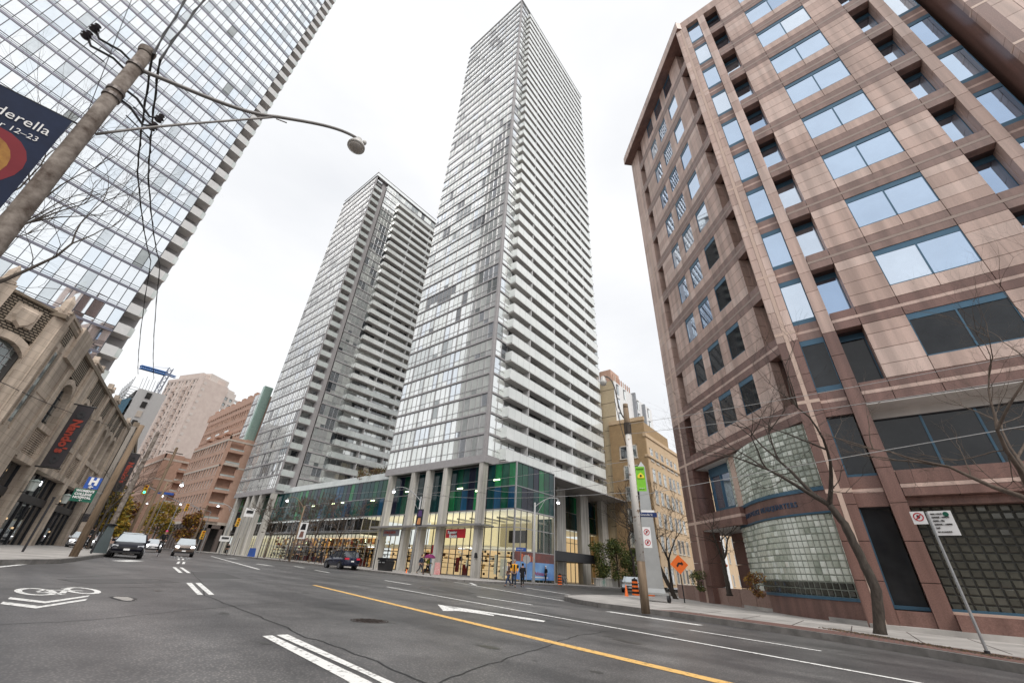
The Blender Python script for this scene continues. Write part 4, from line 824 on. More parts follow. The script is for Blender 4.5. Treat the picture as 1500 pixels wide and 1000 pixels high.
facade(B1,FA_,.02,26,7.6,6,3.1,2.0,rb,.62,.66); 
w=MB(); FA_.box(w,-.05,26,7.0,7.6,-.4,.1,tc_); FA_.box(w,0,26,19.6,20,-.4,.06,tc_); FA_.box(w,-.0,26,26.2,27.0,-.4,.1,rb); FA_.box(w,0,26,25.8,26.2,-.4,.14,tc_); FSo.box(w,-.1,7.5,7.0,7.6,-.4,.1,tc_)
FSo.box(w,.01,.8,7.6,27,-.5,0,rb); FSo.box(w,3.9,7.6,7.6,27,-.5,0,rb); FSo.box(w,3.9,7.6,19.6,20,-.4,.06,tc_); FSo.box(w,0,7.6,25.8,26.2,-.4,.1,tc_); FSo.box(w,.8,3.9,7.6,26,-2.2,-2,darkin)
FA_.box(w,1,26,7,27,-9,-.5,rb)
w.build('brick_band',B1)
for k in range(6):
    z=7.6+k*3.1; mb=MB(); FSo.box(mb,.8,4.1,z,z+.55,-2,.55,rb if k!=4 else tc_); o=mb.build('balcony',B1); mb=MB(); FSo.box(mb,.85,4.05,z+.95,z+1.0,.45,.5,ggl); FSo.box(mb,.85,4.05,z+.6,z+.95,.46,.48,fritg); mb.build('balustrade',o)
mb=MB()
for i in range(12): FA_.box(mb,i*2.3,i*2.3+.9,-.3,7,-.8,.1,M('base_stone',(.16,.13,.12),rough=.8)); 
FA_.box(mb,0,26,6.2,7.0,-.9,.1,MATS['base_stone']); FA_.box(mb,0,26,0,6.3,-3,-1.6,darkin); FSo.box(mb,0,7.6,6.2,7,-.5,.1,MATS['base_stone'])
for s in (0,2.6,5.2): FSo.box(mb,s,s+.8,-.3,7,-.8,.1,MATS['base_stone'])
FSo.box(mb,.5,9,0,6.3,-3,-2.4,darkin); mb.build('arcade',B1)
B2=thing('brick_building','tall pinkish brick block with a pale green glass corner rising behind the brick balconies','building',(37.4,121,0))
FU=Fr(37.4,121,0,270); facade(B2,FU,4.5,40,13.5,9,3.05,1.7,rb,.68,.6,wl=[(PN[1][0],5),(PN[5][0],3),(MATS['pane_dark'],3)],rec=.3); w=MB(); FU.box(w,4.5,42,39.4,41.4,-.4,.05,rb); FU.box(w,4.5,42,30.2,30.6,-.4,.08,tc_); FU.box(w,1,42,10,41,-12,-.5,rb)
for i in range(8): FU.box(w,6+i*4.4,8+i*4.4,41.4,42.6,-3,-.3,rb)
w.build('brick_band',B2)
gl,mu,sl=MB(),MB(),MB(); curtain(FU,1.0,4.5,13.5,9.5 and 9,3.05,.9,PG,gl,mu,sl,depth=.2,panes=[(PN[1][0],5),(PN[5][0],3)]); gl.build('corner_glazing',B2); sl.build('floor_slab',B2); mu.build('mullion',B2)
mb=MB(); FU.box(mb,-.3,1.0,10,43,-2,.25,ggl); Fr(37.4,120.7,90,180).box(mb,0,1.5,10,42.8,-.4,.2,ggl); mb.build('green_corner',B2)
for j,s in enumerate((14,21,28)):
    for k in range(7): mb=MB(); FU.box(mb,s-1.6,s+1.6,12.6+k*3.05,13.2+k*3.05,0,1.2,rb); FU.box(mb,s-1.5,s+1.5,13.2+k*3.05,13.7+k*3.05,1.1,1.15,fritg); mb.build('balcony',B2)
B3=thing('brick_building','smaller brick block farther up the street with balconies on its side and a cream band','building',(30.2,161,0))
F3=Fr(30.2,161,0,270); F3S=Fr(30.2,161,90,180); facade(B3,F3,.02,22,7,6,3.1,2.2,rb,.6,.6); w=MB(); F3.box(w,0,22,25.4,27.3,-.4,.1,rb); F3.box(w,0,22,25.2,25.6,-.4,.14,tc_)
F3S.box(w,.01,5,0,27.3,-.4,0,rb); F3S.box(w,5,8,0,27.3,-2.2,-2,darkin); F3S.box(w,0,8.2,19.6,20.1,-.3,.08,tc_); F3S.box(w,0,8.2,25.4,26,-.3,.08,tc_); F3S.box(w,8,9,0,27,-.4,0,rb); F3.box(w,.5,22,0,27,-9,-.5,rb); w.build('brick_band',B3)
for k in range(6): mb=MB(); F3S.box(mb,4.6,8.2,7+k*3.1,7.7+k*3.1,-2,.7,rb); F3S.box(mb,4.6,8.2,7.7+k*3.1,8.1+k*3.1,.6,.65,fritg); mb.build('balcony',B3)
# beige high-rise
bg_=M('beige_panel',(.52,.43,.39),rough=.85,col2=(.62,.53,.48),scale=.5); bgl=M('beige_pale',(.6,.54,.5),rough=.85,var=.08)
B4=thing('apartment_tower','tall beige concrete tower block with stepped top and shadowy balconies in the far distance','building',(40,209,0))
FX=Fr(40,209,-20,250); FY=Fr(40,209,63,153)
facade(B4,FX,0,23.5,0,24,2.85,2.3,bg_,.5,.6,rec=.35,wl=[(MATS['pane_dark'],3),(MATS['pane_dim'],3),(PN[0][0],2)]); facade(B4,FY,4,21,0,23,2.85,3.0,bgl,.62,.5,rec=.3,wl=[(MATS['pane_dark'],2),(MATS['pane_dim'],2),(PN[1][0],6)])
mb=MB()
for s0,s1,z0,z1 in ((0,23,0,68.5),(3,18,68,71.5)): FX.box(mb,s0,s1,z0,z1,-12,-.5,bg_)
FY.box(mb,2,18,62,69,-8,-1,bgl); FY.box(mb,4,14,69,72.5,-8,-2,bgl); FX.box(mb,0,23.5,68.4,69.6,-.4,.1,bg_); FY.box(mb,14,19,65,68,-6,-.6,bgl)
for s in range(5): FX.box(mb,2.2+s*4.6,2.9+s*4.6,0,68,-.1,.35,bg_)
FY.box(mb,.0,.6,0,68.5,-3,.1,bg_); FY.box(mb,.6,4,0,68,-3,-2,darkin)
mb.build('tower_mass',B4)
for k in range(24):
    z=k*2.85+.3; mb=MB(); FY.box(mb,.6,4.1,z,z+1.15,-2,.25,bgl); mb.build('balcony',B4)
for k in range(23):
    for s in (9.2,16.5):
        z=k*2.85+.3; mb=MB(); 
        for q in (0,.9): FX.box(mb,s-1+q*.6,s+.2+q*.6,z+q,z+q+.75,0,.9,bg_)
        mb.build('balcony',B4)
# tower under construction and crane
B5=thing('construction_tower','unfinished pale concrete tower with scaffolding and blue mesh on top, behind the stone building','building',(15.5,150,0))
FC=Fr(15.5,150,0,270); FD=Fr(15.5,150,90,180); mb=MB(); mb.box(15.5,22,150,166,0,41,conwh); mb.build('concrete_frame',B5)
mb=MB()
for k in range(12): mb.box(17.6,18.8,149.8,150.1,9+k*2.7,10.7+k*2.7,darkin if k%3 else tc_); mb.box(15.2,15.5,151,165,9+k*2.7,10.8+k*2.7,darkin)
mb.build('window_opening',B5)
mb=MB()
for k in range(14):
    for j in range(6): mb.tube([(13.6,151+j*3,10+k*2.4),(15.4,151+j*3,10+k*2.4)],.07,galv,4)
for j in range(6): mb.tube([(13.6,151+j*3,8),(13.6,151+j*3,44)],.09,galv,4)
for k in range(14): mb.tube([(13.6,151,10+k*2.4),(13.6,166,10+k*2.4)],.08,woodp,4)
for i in range(10): mb.tube([(15.5+i*.7,150,41),(15.2+i*.7,150,44+random.random())],.06,galv,4)
mb.build('scaffold',B5)
mb=MB(); mb.hexa([(12.6,150,33),(14.9,150,33),(14.9,166,33),(12.6,166,33),(12.4,150,36),(15,150,38),(15,166,38),(12.4,166,36)],M('blue_mesh',(.1,.2,.28),rough=.8,var=.4,scale=4)); mb.build('safety_mesh',B5)
CR=thing('tower_crane','blue tower crane with a horizontal jib above the unfinished tower','crane',(26,205,50))
def lattice(mb,a,b,w,m,r,n):
    a,b=Vector(a),Vector(b); d=(b-a).normalized(); u=d.cross(Vector((0,0,1))) if abs(d.z)<.9 else Vector((1,0,0)); u.normalize(); v=u.cross(d)
    cs=[(u*i+v*j)*w for i,j in ((1,1),(-1,1),(-1,-1),(1,-1))]
    for c in cs: mb.tube([a+c,b+c],r,m,4)
    for i in range(n):
        for q in range(4): mb.tube([a+(b-a)*(i/n)+cs[q],a+(b-a)*((i+1)/n)+cs[(q+1)%4]],r*.7,m,3)
cb=M('crane_blue',(.06,.17,.42),rough=.5); mb=MB(); lattice(mb,(26,205,45),(27.2,205,66.6),.7,M('crane_grey',(.22,.24,.3),rough=.6),.16,12); mb.build('mast',CR)
mb=MB(); lattice(mb,(18.0,203,63.0),(26.8,205,63.9),.55,cb,.26,12); mb.build('jib',CR); mb=MB(); lattice(mb,(26.8,205,63.9),(30,206,64),.35,cb,.12,5); mb.tube([(27,205,66.6),(18.5,203,63.6)],.06,cb,3); mb.build('counter_jib',CR)
# generic low frontage far left beyond the stone building
B6=thing('shop_row','low dark shop row partly hidden behind poles and bare branches on the far left pavement','building',(8.4,66,0))
FR=Fr(8.4,66,11,101); facade(B6,FR,0,34,4.2,3,3.3,2.6,M('grey_render',(.3,.27,.24),rough=.85),.5,.5); mb=MB(); FR.box(mb,0,34,.0,4.2,-4,-.3,darkin); FR.box(mb,0,34,14,14.6,-.4,.15,stoned)
for i in range(9): FR.box(mb,i*4,i*4+.6,0,4.2,-.4,.1,stone)
FR.box(mb,0,34,3.4,4.2,-.35,.2,M('fascia_dark',(.05,.05,.06))); mb.build('shop_front',B6)
mb=MB(); FR.box(mb,0,33.5,0,14,-9,-.5,stone); mb.build('building_core',B6)
B7=thing('office_block','long low building closing the far end of the street behind the autumn trees','building',(20,300,0)); F7=Fr(14,300,90,180); facade(B7,F7,0,50,4,5,3.6,3.5,M('grey_render',(.3,.27,.24)),.6,.5); mb=MB(); F7.box(mb,0,50,0,22,-10,-.45,stone); mb.build('building_core',B7)
# billboard on building
mb=MB(); FR.box(mb,27,33,8.5,12,.2,.3,white); 
for i in range(6): FR.box(mb,27.6,32.4,9+i*.45,9.18+i*.45,.3,.32,M('print_grey',(.3,.2,.22)))
o=mb.build('billboard',org=FR.P(27,8.5,.2)); tag(o,'large white printed billboard above the yellow autumn trees on the far left pavement','billboard')
# ------------------------------------------------------------ right background buildings
yb=bricky('yellow_brick',(.52,.34,.17),(.45,.29,.14),(.4,.3,.19),.26,.09,.012); yb2=M('sandstone_brick',(.56,.41,.26),rough=.9,col2=(.64,.48,.32),scale=.8,detail=9)
B8=thing('brick_building','six storey yellow brown brick building with white stone window surrounds across the side street','building',(69.6,25.7,0))
FQ=Fr(69.6,32.5,180,270); FQS=Fr(69.6,25.7,90,180)
swin=[(MATS['pane_dim'],4),(MATS['pane_grey'],3),(MATS['pane_dark'],3)]
def surround(F,s0,s1,z0,z1,par,n=2):
    mb=MB(); m=M('window_stone',(.6,.55,.48),rough=.8); F.box(mb,s0-.18,s0,z0-.15,z1+.2,-.1,.06,m); F.box(mb,s1,s1+.18,z0-.15,z1+.2,-.1,.06,m); F.box(mb,s0-.18,s1+.18,z1,z1+.2,-.1,.06,m); F.box(mb,s0-.25,s1+.25,z0-.18,z0,-.1,.12,m)
    g=MB(); 
    for i in range(n): F.pane(g,s0+(s1-s0)*i/n,s0+(s1-s0)*(i+1)/n-.03,z0,z1,.015,pick(swin)); F.box(mb,s0+(s1-s0)*(i+.5)/n-.025,s0+(s1-s0)*(i+.5)/n+.025,z0,z1,.0,.04,dkm); F.box(mb,s0+(s1-s0)*i/n-.06,s0+(s1-s0)*i/n+.04,z0,z1,0,.05,m)
    F.box(mb,s0,s1,(z0+z1)/2+.3,(z0+z1)/2+.36,0,.045,dkm)
    o=g.build('window',par); mb.build('frame',o)
wa=MB(); wa.box(70.0,82.5,25.9,32.4,0,26.0,yb); FQ.box(wa,0,6.8,0,26.6,-.4,0,yb); FQ.box(wa,0,6.9,26.2,26.9,-.4,.12,yb2); FQS.box(wa,.41,85,0,23.4,-.4,0,yb2); FQS.box(wa,-.1,85,19.6,20.0,-.4,.25,yb2); FQS.box(wa,-.1,85,23.2,23.8,-.4,.18,yb2); FQ.box(wa,-.2,7,4.2,4.7,-.4,.15,yb2)
wa.build('wall',B8)
for k in range(6):
    z=1+k*3.55+(.9 if k else 0); surround(FQ,2.4 if k<5 else 1.9,4.9,z,z+2.1,B8,2)
    for s in (1.6,4.2,6.8,9.6,11.6,14,17,20,23,26,29,32,38,44,50,56): surround(FQS,s,s+1.1,z-.4,z+1.6,B8,1)
B9=thing('apartment_building','beige modern building with white panelled side and narrow windows above the yellow brick one','building',(70,32,0))
FT=Fr(70,40,180,270); FTS=Fr(70,31,90,180); wa=MB(); be=M('beige_render',(.56,.46,.31),rough=.85,var=.06); wa.box(70.5,92,33,39.9,0,34.5,be); FT.box(wa,0,9,0,35.6,-.4,0,be); FTS.box(wa,.42,20,23,35.6,-1.6,0,white); wa.box(70,70.45,30.98,31.0,23,35.6,white)
for k in range(12): FT.box(wa,0,9,2.9+k*2.8,2.98+k*2.8,-.1,.012,joint)
FTS.box(wa,9,9.5,22,36,-.2,.7,M('panel_grey',(.3,.32,.35))); FTS.box(wa,14,14.4,22,35,-.2,.7,MATS['panel_grey'])
for k in range(9): FT.box(wa,3,6.4,1+k*2.8,3+k*2.8,-.2,.03,be); FT.box(wa,2.4,3,.5+k*2.8,3.4+k*2.8,-.2,.02,yb)
for i in range(9): wa.box(70+i*1.0,70.2+i*1.0,31,31.2,35.6,37,tc_ if i%4==1 else rb)
wa.box(70,74,31.5,34,35.6,38.2,rb); wa.build('wall',B9)
for k in range(4):
    for s in (1.2,4.6,9.8,11.5,15,17.5):
        g=MB(); FTS.pane(g,s,s+(1.0 if s!=4.6 else .8),24+k*3,26.1+k*3,.03,pick(gwin)); o=g.build('window',B9); f=MB(); FTS.box(f,s-.08,s,24+k*3,26.1+k*3,0,.1,dkm); FTS.box(f,s,s+1,26.1+k*3,26.2+k*3,0,.1,dkm); f.build('frame',o)
B10=thing('office_block','pale plain stepped building in the gap between the yellow brick building and the police headquarters','building',(93,33,0)); mb=MB(); mb.box(90,104,31,50,0,26.5,M('pale_render',(.62,.5,.44),rough=.9)); mb.box(93,104,33,50,26.5,30.5,MATS['pale_render']); mb.box(86.5,96,22,31,0,9,white); mb.build('wall',B10); FZ=Fr(84,27,90,180)
# ------------------------------------------------------------ trees
def bare_tree(name,lab,x,y,h,r0,lean=(0,0),seed=1,spread=.6,depth=6,twig=.5,group=None,first=.35,z=None,m=None,gaps=None,trunkpts=None):
    rnd=random.Random(seed); m=m or bark; zb=G(x,y)+.1 if z is None else z
    t=thing(name,lab,'tree',(x,y,zb),group=group); tr=MB(); cr=MB(); tips=[]; rmin=.0005*max(0,math.hypot(x,y)-32)
    def br(p,d,l,r,k):
        pts=[p]; q=Vector(p); dd=Vector(d); rr=[r]
        for i in range(4):
            dd=(dd+Vector((rnd.gauss(0,.14),rnd.gauss(0,.14),rnd.gauss(0.03,.08)))).normalized(); q=q+dd*l/4; pts.append(tuple(q)); rr.append(r*(1-.13*(i+1)))
        rr=[max(q_,rmin) for q_ in rr]; cr.tube(pts,rr,m,7 if k<2 else (5 if k<4 else 3),cap=False)
        if k>=depth: tips.append(tuple(q)); return
        n=2 if rnd.random()<.6 else 3
        for i in range(n):
            ax=Vector((rnd.gauss(0,1),rnd.gauss(0,1),rnd.gauss(0,.5))).normalized(); nd=(dd+ax*spread*rnd.uniform(.6,1.3)+Vector((0,0,.08))).normalized()
            br(tuple(q),nd,l*rnd.uniform(.62,.86),r*.5*rnd.uniform(.85,1.15),k+1)
        if k<depth-1:
            for i in range(2): 
                w=Vector(pts[rnd.choice([1,2,3])]); ax=Vector((rnd.gauss(0,1),rnd.gauss(0,1),rnd.gauss(0,.6))).normalized(); br(tuple(w),(dd*.4+ax).normalized(),l*.45,r*.25,max(k+2,depth-2))
    if trunkpts: pts=[Vector((x+a,y+b,zb+c)) for a,b,c in trunkpts]
    else: pts=[Vector((x+lean[0]*q*h*first,y+lean[1]*q*h*first,zb-.1+h*first*q)) for q in (0,.3,.65,1)]
    rr=[r0*(1.15,1,.92,.86,.8)[min(4,i)] for i in range(len(pts))]; fp=[];fr_=[];rj=random.Random(seed+100)
    for i in range(len(pts)-1):
        for q in range(5): fp.append(pts[i].lerp(pts[i+1],q/5)+Vector((rj.gauss(0,.006),rj.gauss(0,.006),0))*(r0/.12)); fr_.append((rr[i]+(rr[i+1]-rr[i])*q/5)*rj.uniform(.93,1.08))
    fp[0]=pts[0]; fr_[0]*=1.25; fp.append(pts[-1]); fr_.append(rr[-1]); tr.tube(fp,fr_,m,12)
    d=(pts[-1]-pts[-2]).normalized()
    for i in range(3):
        a=rnd.uniform(0,2*math.pi)+i*2.1; nd=(d+Vector((math.cos(a),math.sin(a),.15))*spread).normalized(); br(tuple(pts[-1]),nd,h*.22,r0*.6,1)
    tr.build('trunk',t,smooth=True); cr.build('crown',t,smooth=True)
    return t,tips
def leafy_tree(lab,x,y,h,w,cols,seed=3,n=2600,trunk=.12,z=None,group=None,ls=.16,name='leafy_tree',base=.3,thr=.5):
    rnd=random.Random(seed); zb=G(x,y)+.1 if z is None else z
    t=thing(name,lab,'tree',(x,y,zb),group=group); tr=MB(); tr.tube([(x,y,zb-.2),(x+.05,y,zb+h*.3),(x,y+.05,zb+h*.55),(x,y,zb+h*.8)],[trunk,trunk*.8,trunk*.6,trunk*.2],bark,8)
    cl=[]
    for i in range(15):
        a=rnd.uniform(0,6.28); r=w*.33*math.sqrt(rnd.random()); zz=zb+h*(base+.08+(.86-base)*rnd.random()); c=(x+r*math.cos(a),y+r*math.sin(a),zz,w*rnd.uniform(.13,.25)); cl.append(c); tr.tube([(x,y,zb+h*.28+.3*(zz-zb-h*.28)),c[:3]],[trunk*.4,trunk*.1],bark,5)
    tr.build('trunk',t,smooth=True); lf=MB()
    for i in range(n):
        c=rnd.choice(cl); d=Vector((rnd.gauss(0,1),rnd.gauss(0,1),rnd.gauss(0,1))).normalized()*c[3]*rnd.random()**.4; p=Vector(c[:3])+d
        u=Vector((rnd.gauss(0,1),rnd.gauss(0,1),rnd.gauss(0,.7))).normalized(); v=u.cross(Vector((rnd.gauss(0,1),rnd.gauss(0,1),rnd.gauss(0,1)))).normalized(); s=ls*rnd.uniform(.6,1.3)
        lf.face([p-u*s,p+v*s*.45,p+u*s,p-v*s*.45],rnd.choice(cols))
    lf.build('crown',t); return t
lg=[M('leaf_green',(.09,.13,.03),rough=.7,var=.25),M('leaf_dark',(.05,.075,.02),rough=.7),M('leaf_olive',(.17,.17,.04),rough=.7)]
ly=[M('leaf_yellow',(.42,.3,.03),rough=.7),M('leaf_olive',(.16,.16,.04)),M('leaf_gold',(.35,.2,.02),rough=.7)]; lr=[M('leaf_rust',(.2,.07,.03),rough=.7),M('leaf_gold',(.35,.2,.02)),M('leaf_brownish',(.12,.07,.03),rough=.7)]
lo_=[M('leaf_olive',(.16,.16,.04)),M('leaf_brownish',(.12,.07,.03)),M('leaf_rust',(.2,.07,.03))]
for i,(x,y,h,w,lab) in enumerate(((59.5,30.4,5.6,4.0,'leftmost small green leafy tree beside the tower, nearest its concrete columns'),(62.5,29.5,6.0,4.0,'middle small green leafy tree of the row in front of the yellow brick building'),(65,28.6,5.2,3.6,'rightmost small green leafy tree of the row in front of the yellow brick building'))):
    leafy_tree(lab,x,y,h,w,lg,seed=20+i,n=2300,group='small green trees by the side street',ls=.17,base=.16)
for i,(x,y,h,w,c,lab) in enumerate(((11.8,82,7.2,7,ly,'yellow green autumn tree at the left end of the far tree row'),(14.3,95,8,8,ly,'golden autumn tree behind the dark sedan'),(17.2,104,7,7,lr,'rust coloured autumn tree beyond the green traffic light'),(27,120,9,7,ly,'yellow olive tree in front of the far brick block'),(29.6,108,7,5,lr,'thin russet tree right of the far yellow olive tree'))):
    leafy_tree(lab,x,y,h,w,c,seed=40+i,n=2200,group='autumn trees up the street',ls=.3,base=.2)
for i,(x,y) in enumerate(((39.5,55.2),(40,58),(39.6,60.6),(39.4,64))):
    leafy_tree(('nearest bronze shrub on the podium roof next to the main tower','second bronze shrub on the podium roof','third bronze shrub on the podium roof, counted from the main tower','farthest bronze shrub on the podium roof from the main tower')[i],x,y,2.9-.3*i,3.2,lo_,seed=60+i,n=1100,z=12.5,group='shrubs on the podium roof',ls=.13,trunk=.05,name='roof_shrub',base=.0)
# bare trees
bare_tree('bare_tree','large bare street tree leaning left in the foreground before the glass block bay',18.6,.42,9.6,.135,seed=5,spread=.78,depth=7,trunkpts=[(0,0,-.1),(-.02,-.3,1.2),(.03,-.18,2.2),(.0,-.05,3.1),(.0,.18,3.7)],m=barkd)
bare_tree('bare_tree','bare tree reaching in from the right edge before the upper dark office windows',14.9,-4.4,8.6,.12,seed=9,spread=.75,depth=7,lean=(.05,.3),first=.36)
bare_tree('bare_tree','small bare tree with a dense tangled crown growing in the granite planter',29.0,6.9,5.6,.13,seed=11,spread=.75,depth=6,z=.5,first=.32,m=barkd)
bare_tree('bare_tree','bare tree leaning in front of the left granite pillar beside the orange diamond sign',33.8,11.6,8.5,.14,seed=15,spread=.5,depth=6,lean=(-.3,.35),first=.35,m=barkd)
bare_tree('bare_tree','bare tree between the silver obelisk and the yellow brick building',50,17.5,11.5,.16,seed=17,spread=.62,depth=6,first=.28,m=barkd)
bare_tree('bare_tree','bare tree in front of the yellow brick building left of the obelisk',56,24.2,12.5,.17,seed=23,spread=.65,depth=6,first=.28,m=barkd)
bare_tree('bare_tree','tall bare tree at the upper left in front of the mirror glass tower',-2.6,18.5,14,.1,seed=31,spread=.38,depth=6,first=.5,m=barkd)
bare_tree('bare_tree','bare tree beside the stone building gable, its branches over the roof line',-4.6,26.5,18,.14,seed=36,spread=.34,depth=6,first=.55,lean=(-.05,0),m=barkd)
for i,(x,y) in enumerate(((33.4,57),(33.6,64),(33.8,72),(34,80))):
    bare_tree('bare_tree',('bare street tree before the shop windows, nearest to the blue car','bare street tree second from the blue car','bare street tree third from the blue car','bare street tree before the concrete columns of the shorter tower')[i],x,y,9.4,.11,seed=50+i,spread=.72,depth=6,group='bare trees along the shop windows',first=.36)
for i,(x,y) in enumerate(((7.6,52),(8.8,60),(11,68))):
    bare_tree('bare_tree',('nearest bare tree on the left pavement, behind the hospital sign','second bare tree on the left pavement','third bare tree on the left pavement, nearest the parked cars')[i],x,y,8.5,.09,seed=70+i,spread=.6,depth=4,group='bare trees on the left pavement',first=.38,m=barkd)
for x,y,s,lab,c in ((32.1,9.4,.55,'round dark green shrub at the left end of the planter wall',lg),(26.6,5.0,.5,'orange brown shrub in the planter before the glass blocks',lr)):
    leafy_tree(lab,x,y,s*1.7,s*2.2,c,seed=80,n=900,z=.6,ls=.06,trunk=.02,name='shrub',base=-.1)
# mulch strip round the foreground tree
mb=MB(); rnd=random.Random(4)
for i in range(1500):
    a=rnd.random(); x=17.9+(-3.4)*a+rnd.uniform(-.1,.45); y=1.6-3.6*a+rnd.uniform(-.25,.3); z=G(x,y)+.16; s=rnd.uniform(.015,.045); q=rnd.uniform(0,3.1); mb.face([(x-s*math.cos(q),y-s*math.sin(q),z),(x+s*.3,y,z+.02),(x+s*math.cos(q),y+s*math.sin(q),z+.005)],rnd.choice([MATS['leaf_brownish'],MATS['bark'],MATS['soil']]))
o=mb.build('leaf_litter',org=(0,0,0)); o['kind']='stuff'; tag(o,'brown leaf litter on the brick strip around the foreground tree','leaf litter')
# ------------------------------------------------------------ street lamps and poles
def lamp_head(mb,p,s=1,glow=True):
    mb.lathe((p[0],p[1],p[2]),[(.05*s,.28*s),(.1*s,.24*s),(.12*s,.12*s),(.26*s,.0),(.27*s,-.05*s)],galv,14)
def street_lamp(x,y,h,dx,dy,lab,bot,glow=True,m=None,r=.12,s=1.0,z0=None,arm_len=1,group='street lamps'):
    z=G(x,y)+.1 if z0 is None else z0; m=m or galv
    t=thing('street_lamp',lab,'street lamp',(x,y,z),group=group); mb=MB(); mb.tube([(x,y,z-.1),(x,y,z+h*.5),(x,y,z+h)],[r*1.25,r,r*.75],m,12); mb.build('pole',t,smooth=True)
    mb=MB(); P=[]; l=math.hypot(dx,dy)
    for i in range(11):
        q=i/10; P.append((x+dx*q,y+dy*q,z+h-.45+(.75*math.sin(q*2.2)+ .28*q)*l*.42))
    mb.tube(P,.045,m,8); mb.tube([(x,y,z+h-1.6),(x+dx*.15,y+dy*.15,z+h-.9),(x+dx*.42,y+dy*.42,P[4][2]-.02)],.022,m,6); mb.build('arm',t,smooth=True)
    e=P[-1]; mb=MB(); lamp_head(mb,(e[0],e[1],e[2]-.3*s),s); o=mb.build('lamp_head',t,smooth=True)
    mb=MB(); mb.lathe((e[0],e[1],e[2]-.3*s),[(.16*s,-.02*s),(.18*s,-.11*s),(.1*s,-.22*s),(.02*s,-.24*s)],lampw if glow else M('lamp_lens',(.4,.37,.34),rough=.2,spec=.7),14); mb.build('bulb_globe',o,smooth=True)
    return t
street_lamp(39.5,28.2,7.9,1.9,-1.9,'pale street lamp before the glass shop corner, beside the bus stop sign',0,m=M('pole_pale',(.6,.6,.6),rough=.5))
street_lamp(31.8,38.9,7.7,-1.3,3.6,'grey street lamp with a dark banner, left of the couple with the umbrella',0)
street_lamp(30.4,63.3,7.2,-.9,4.2,'wooden street lamp pole with a white banner, left of the blue car',0,m=woodp)
street_lamp(32.5,96,7.8,-2.6,1.5,'far street lamp at the near edge of the brick balcony building',0)
street_lamp(32.2,116,8.3,-3.5,1.5,'far street lamp before the brick arcade',0)
street_lamp(31.8,142,9,-4,1,'farthest street lamp on the right side of the street',0)
street_lamp(13,62,7.2,1.8,1.5,'street lamp above the yellow trees on the left side of the street',0,m=woodp)
street_lamp(15.6,82,7.2,2,1.5,'small far street lamp on the left side of the street',0,m=woodp)
# leaning foreground pole with big lamp, banner
def rayp(az,tan,D): return Vector((D*math.sin(R(az)),D*math.cos(R(az)),1+tan*D))
D=8.2
t=thing('utility_pole','thick weathered utility pole at the upper left, with wires and a long curved lamp arm','utility pole',(-1.2,7.9,.3)); top=rayp(-10.75,.995,D); low=rayp(-9.2,.479,D); base=low+(low-top)*((low.z-.25)/(top.z-low.z)); 
d=(top-base).normalized(); mb=MB(); mb.tube([base,base+(top-base)*.4,base+(top-base)*.75,top],[.135,.12,.108,.1],poleg,16); mb.build('pole',t,smooth=True)
mb=MB(); mb.tube([top-d*.12,top-d*.06,top,top+d*.02],[.115,.13,.13,.11],poleg,16)
mb.build('pole_cap',t)
for q in (.5,1.25,1.4): mb=MB(); mb.tube([top-d*(q+.06),top-d*q],.125,M('band_metal',(.15,.13,.12),rough=.5,metal=.5),16); mb.build('band',t)
lampP=rayp(16.8,1.2,D*.99); mid=rayp(4.4,1.108,D*.97); a0=top-d*.55; a1=rayp(-9.1,.72,D)
def bez(a,b,c,dd,n=14): return [((1-q)**3)*a+3*((1-q)**2)*q*b+3*(1-q)*q*q*c+q**3*dd for q in [i/n for i in range(n+1)]]
mb=MB(); ext=lampP+Vector((-.05,.0,.2)); up=Vector((0,0,1)); dirA=(mid-a0).normalized()
mb.tube(bez(a0,a0+dirA*.8+up*(-.05),mid-(ext-mid)*.35-up*.25,mid,12)+bez(mid,mid+(ext-mid)*.35+up*.12,ext-(ext-mid)*.3+up*.28,ext,12)[1:],.038,M('arm_grey',(.2,.19,.185),rough=.5,metal=.3),10)
mb.tube(bez(a1,a1+(mid-a1)*.3+up*.12,mid-(mid-a1)*.3,mid,10),.022,MATS['arm_grey'],8); mb.tube([mid+up*.05,mid-up*.08,mid+(ext-mid)*.12-up*.12],.014,MATS['arm_grey'],6); mb.build('arm',t,smooth=True)
mb=MB(); c=lampP; mb.lathe((c.x,c.y,c.z-.12),[(.05,.36),(.09,.33),(.11,.25),(.18,.14),(.225,.05),(.225,0),(.2,-.01)],M('lamp_shell',(.5,.49,.47),rough=.35),20); o=mb.build('lamp_head',t,smooth=True); mb=MB(); mb.lathe((c.x,c.y,c.z-.12),[(.2,0),(.17,-.06),(.08,-.11),(.01,-.12)],M('lamp_lens',(.4,.37,.34),rough=.2),20); mb.build('lens',o,smooth=True)
mb=MB(); ex=Vector((c.x+.16,c.y,c.z+.25)); mb.lathe(tuple(ex),[(.02,-.05),(.05,-.03),(.06,.02),(.05,.06),(.02,.08)],MATS['lamp_shell'],12); mb.build('photocell',o,smooth=True)
# insulators / brackets
mb=MB(); pm=top-d*.75
for sgn,dz in ((-1,0),(-1,.25),(1,-.35),(1,-.6)):
    b_=pm+up*dz; v_=Vector((sgn*.75,.1*sgn,-.05 if sgn<0 else -.25)); mb.tube([b_,b_+v_*.35+up*.08,b_+v_*.7,b_+v_*.85+up*.15],.022,dkm,6); e=b_+v_*.85+up*.15; mb.lathe(tuple(e-up*.1),[(.02,0),(.06,.03),(.03,.07),(.065,.1),(.03,.14),(.05,.18),(.01,.2)],M('insulator',(.03,.025,.03),rough=.2),8); mb.tube([b_+v_*.4-up*.12,b_+v_*.95-up*.1],.012,dkm,5)
mb.build('insulator_bracket',t)
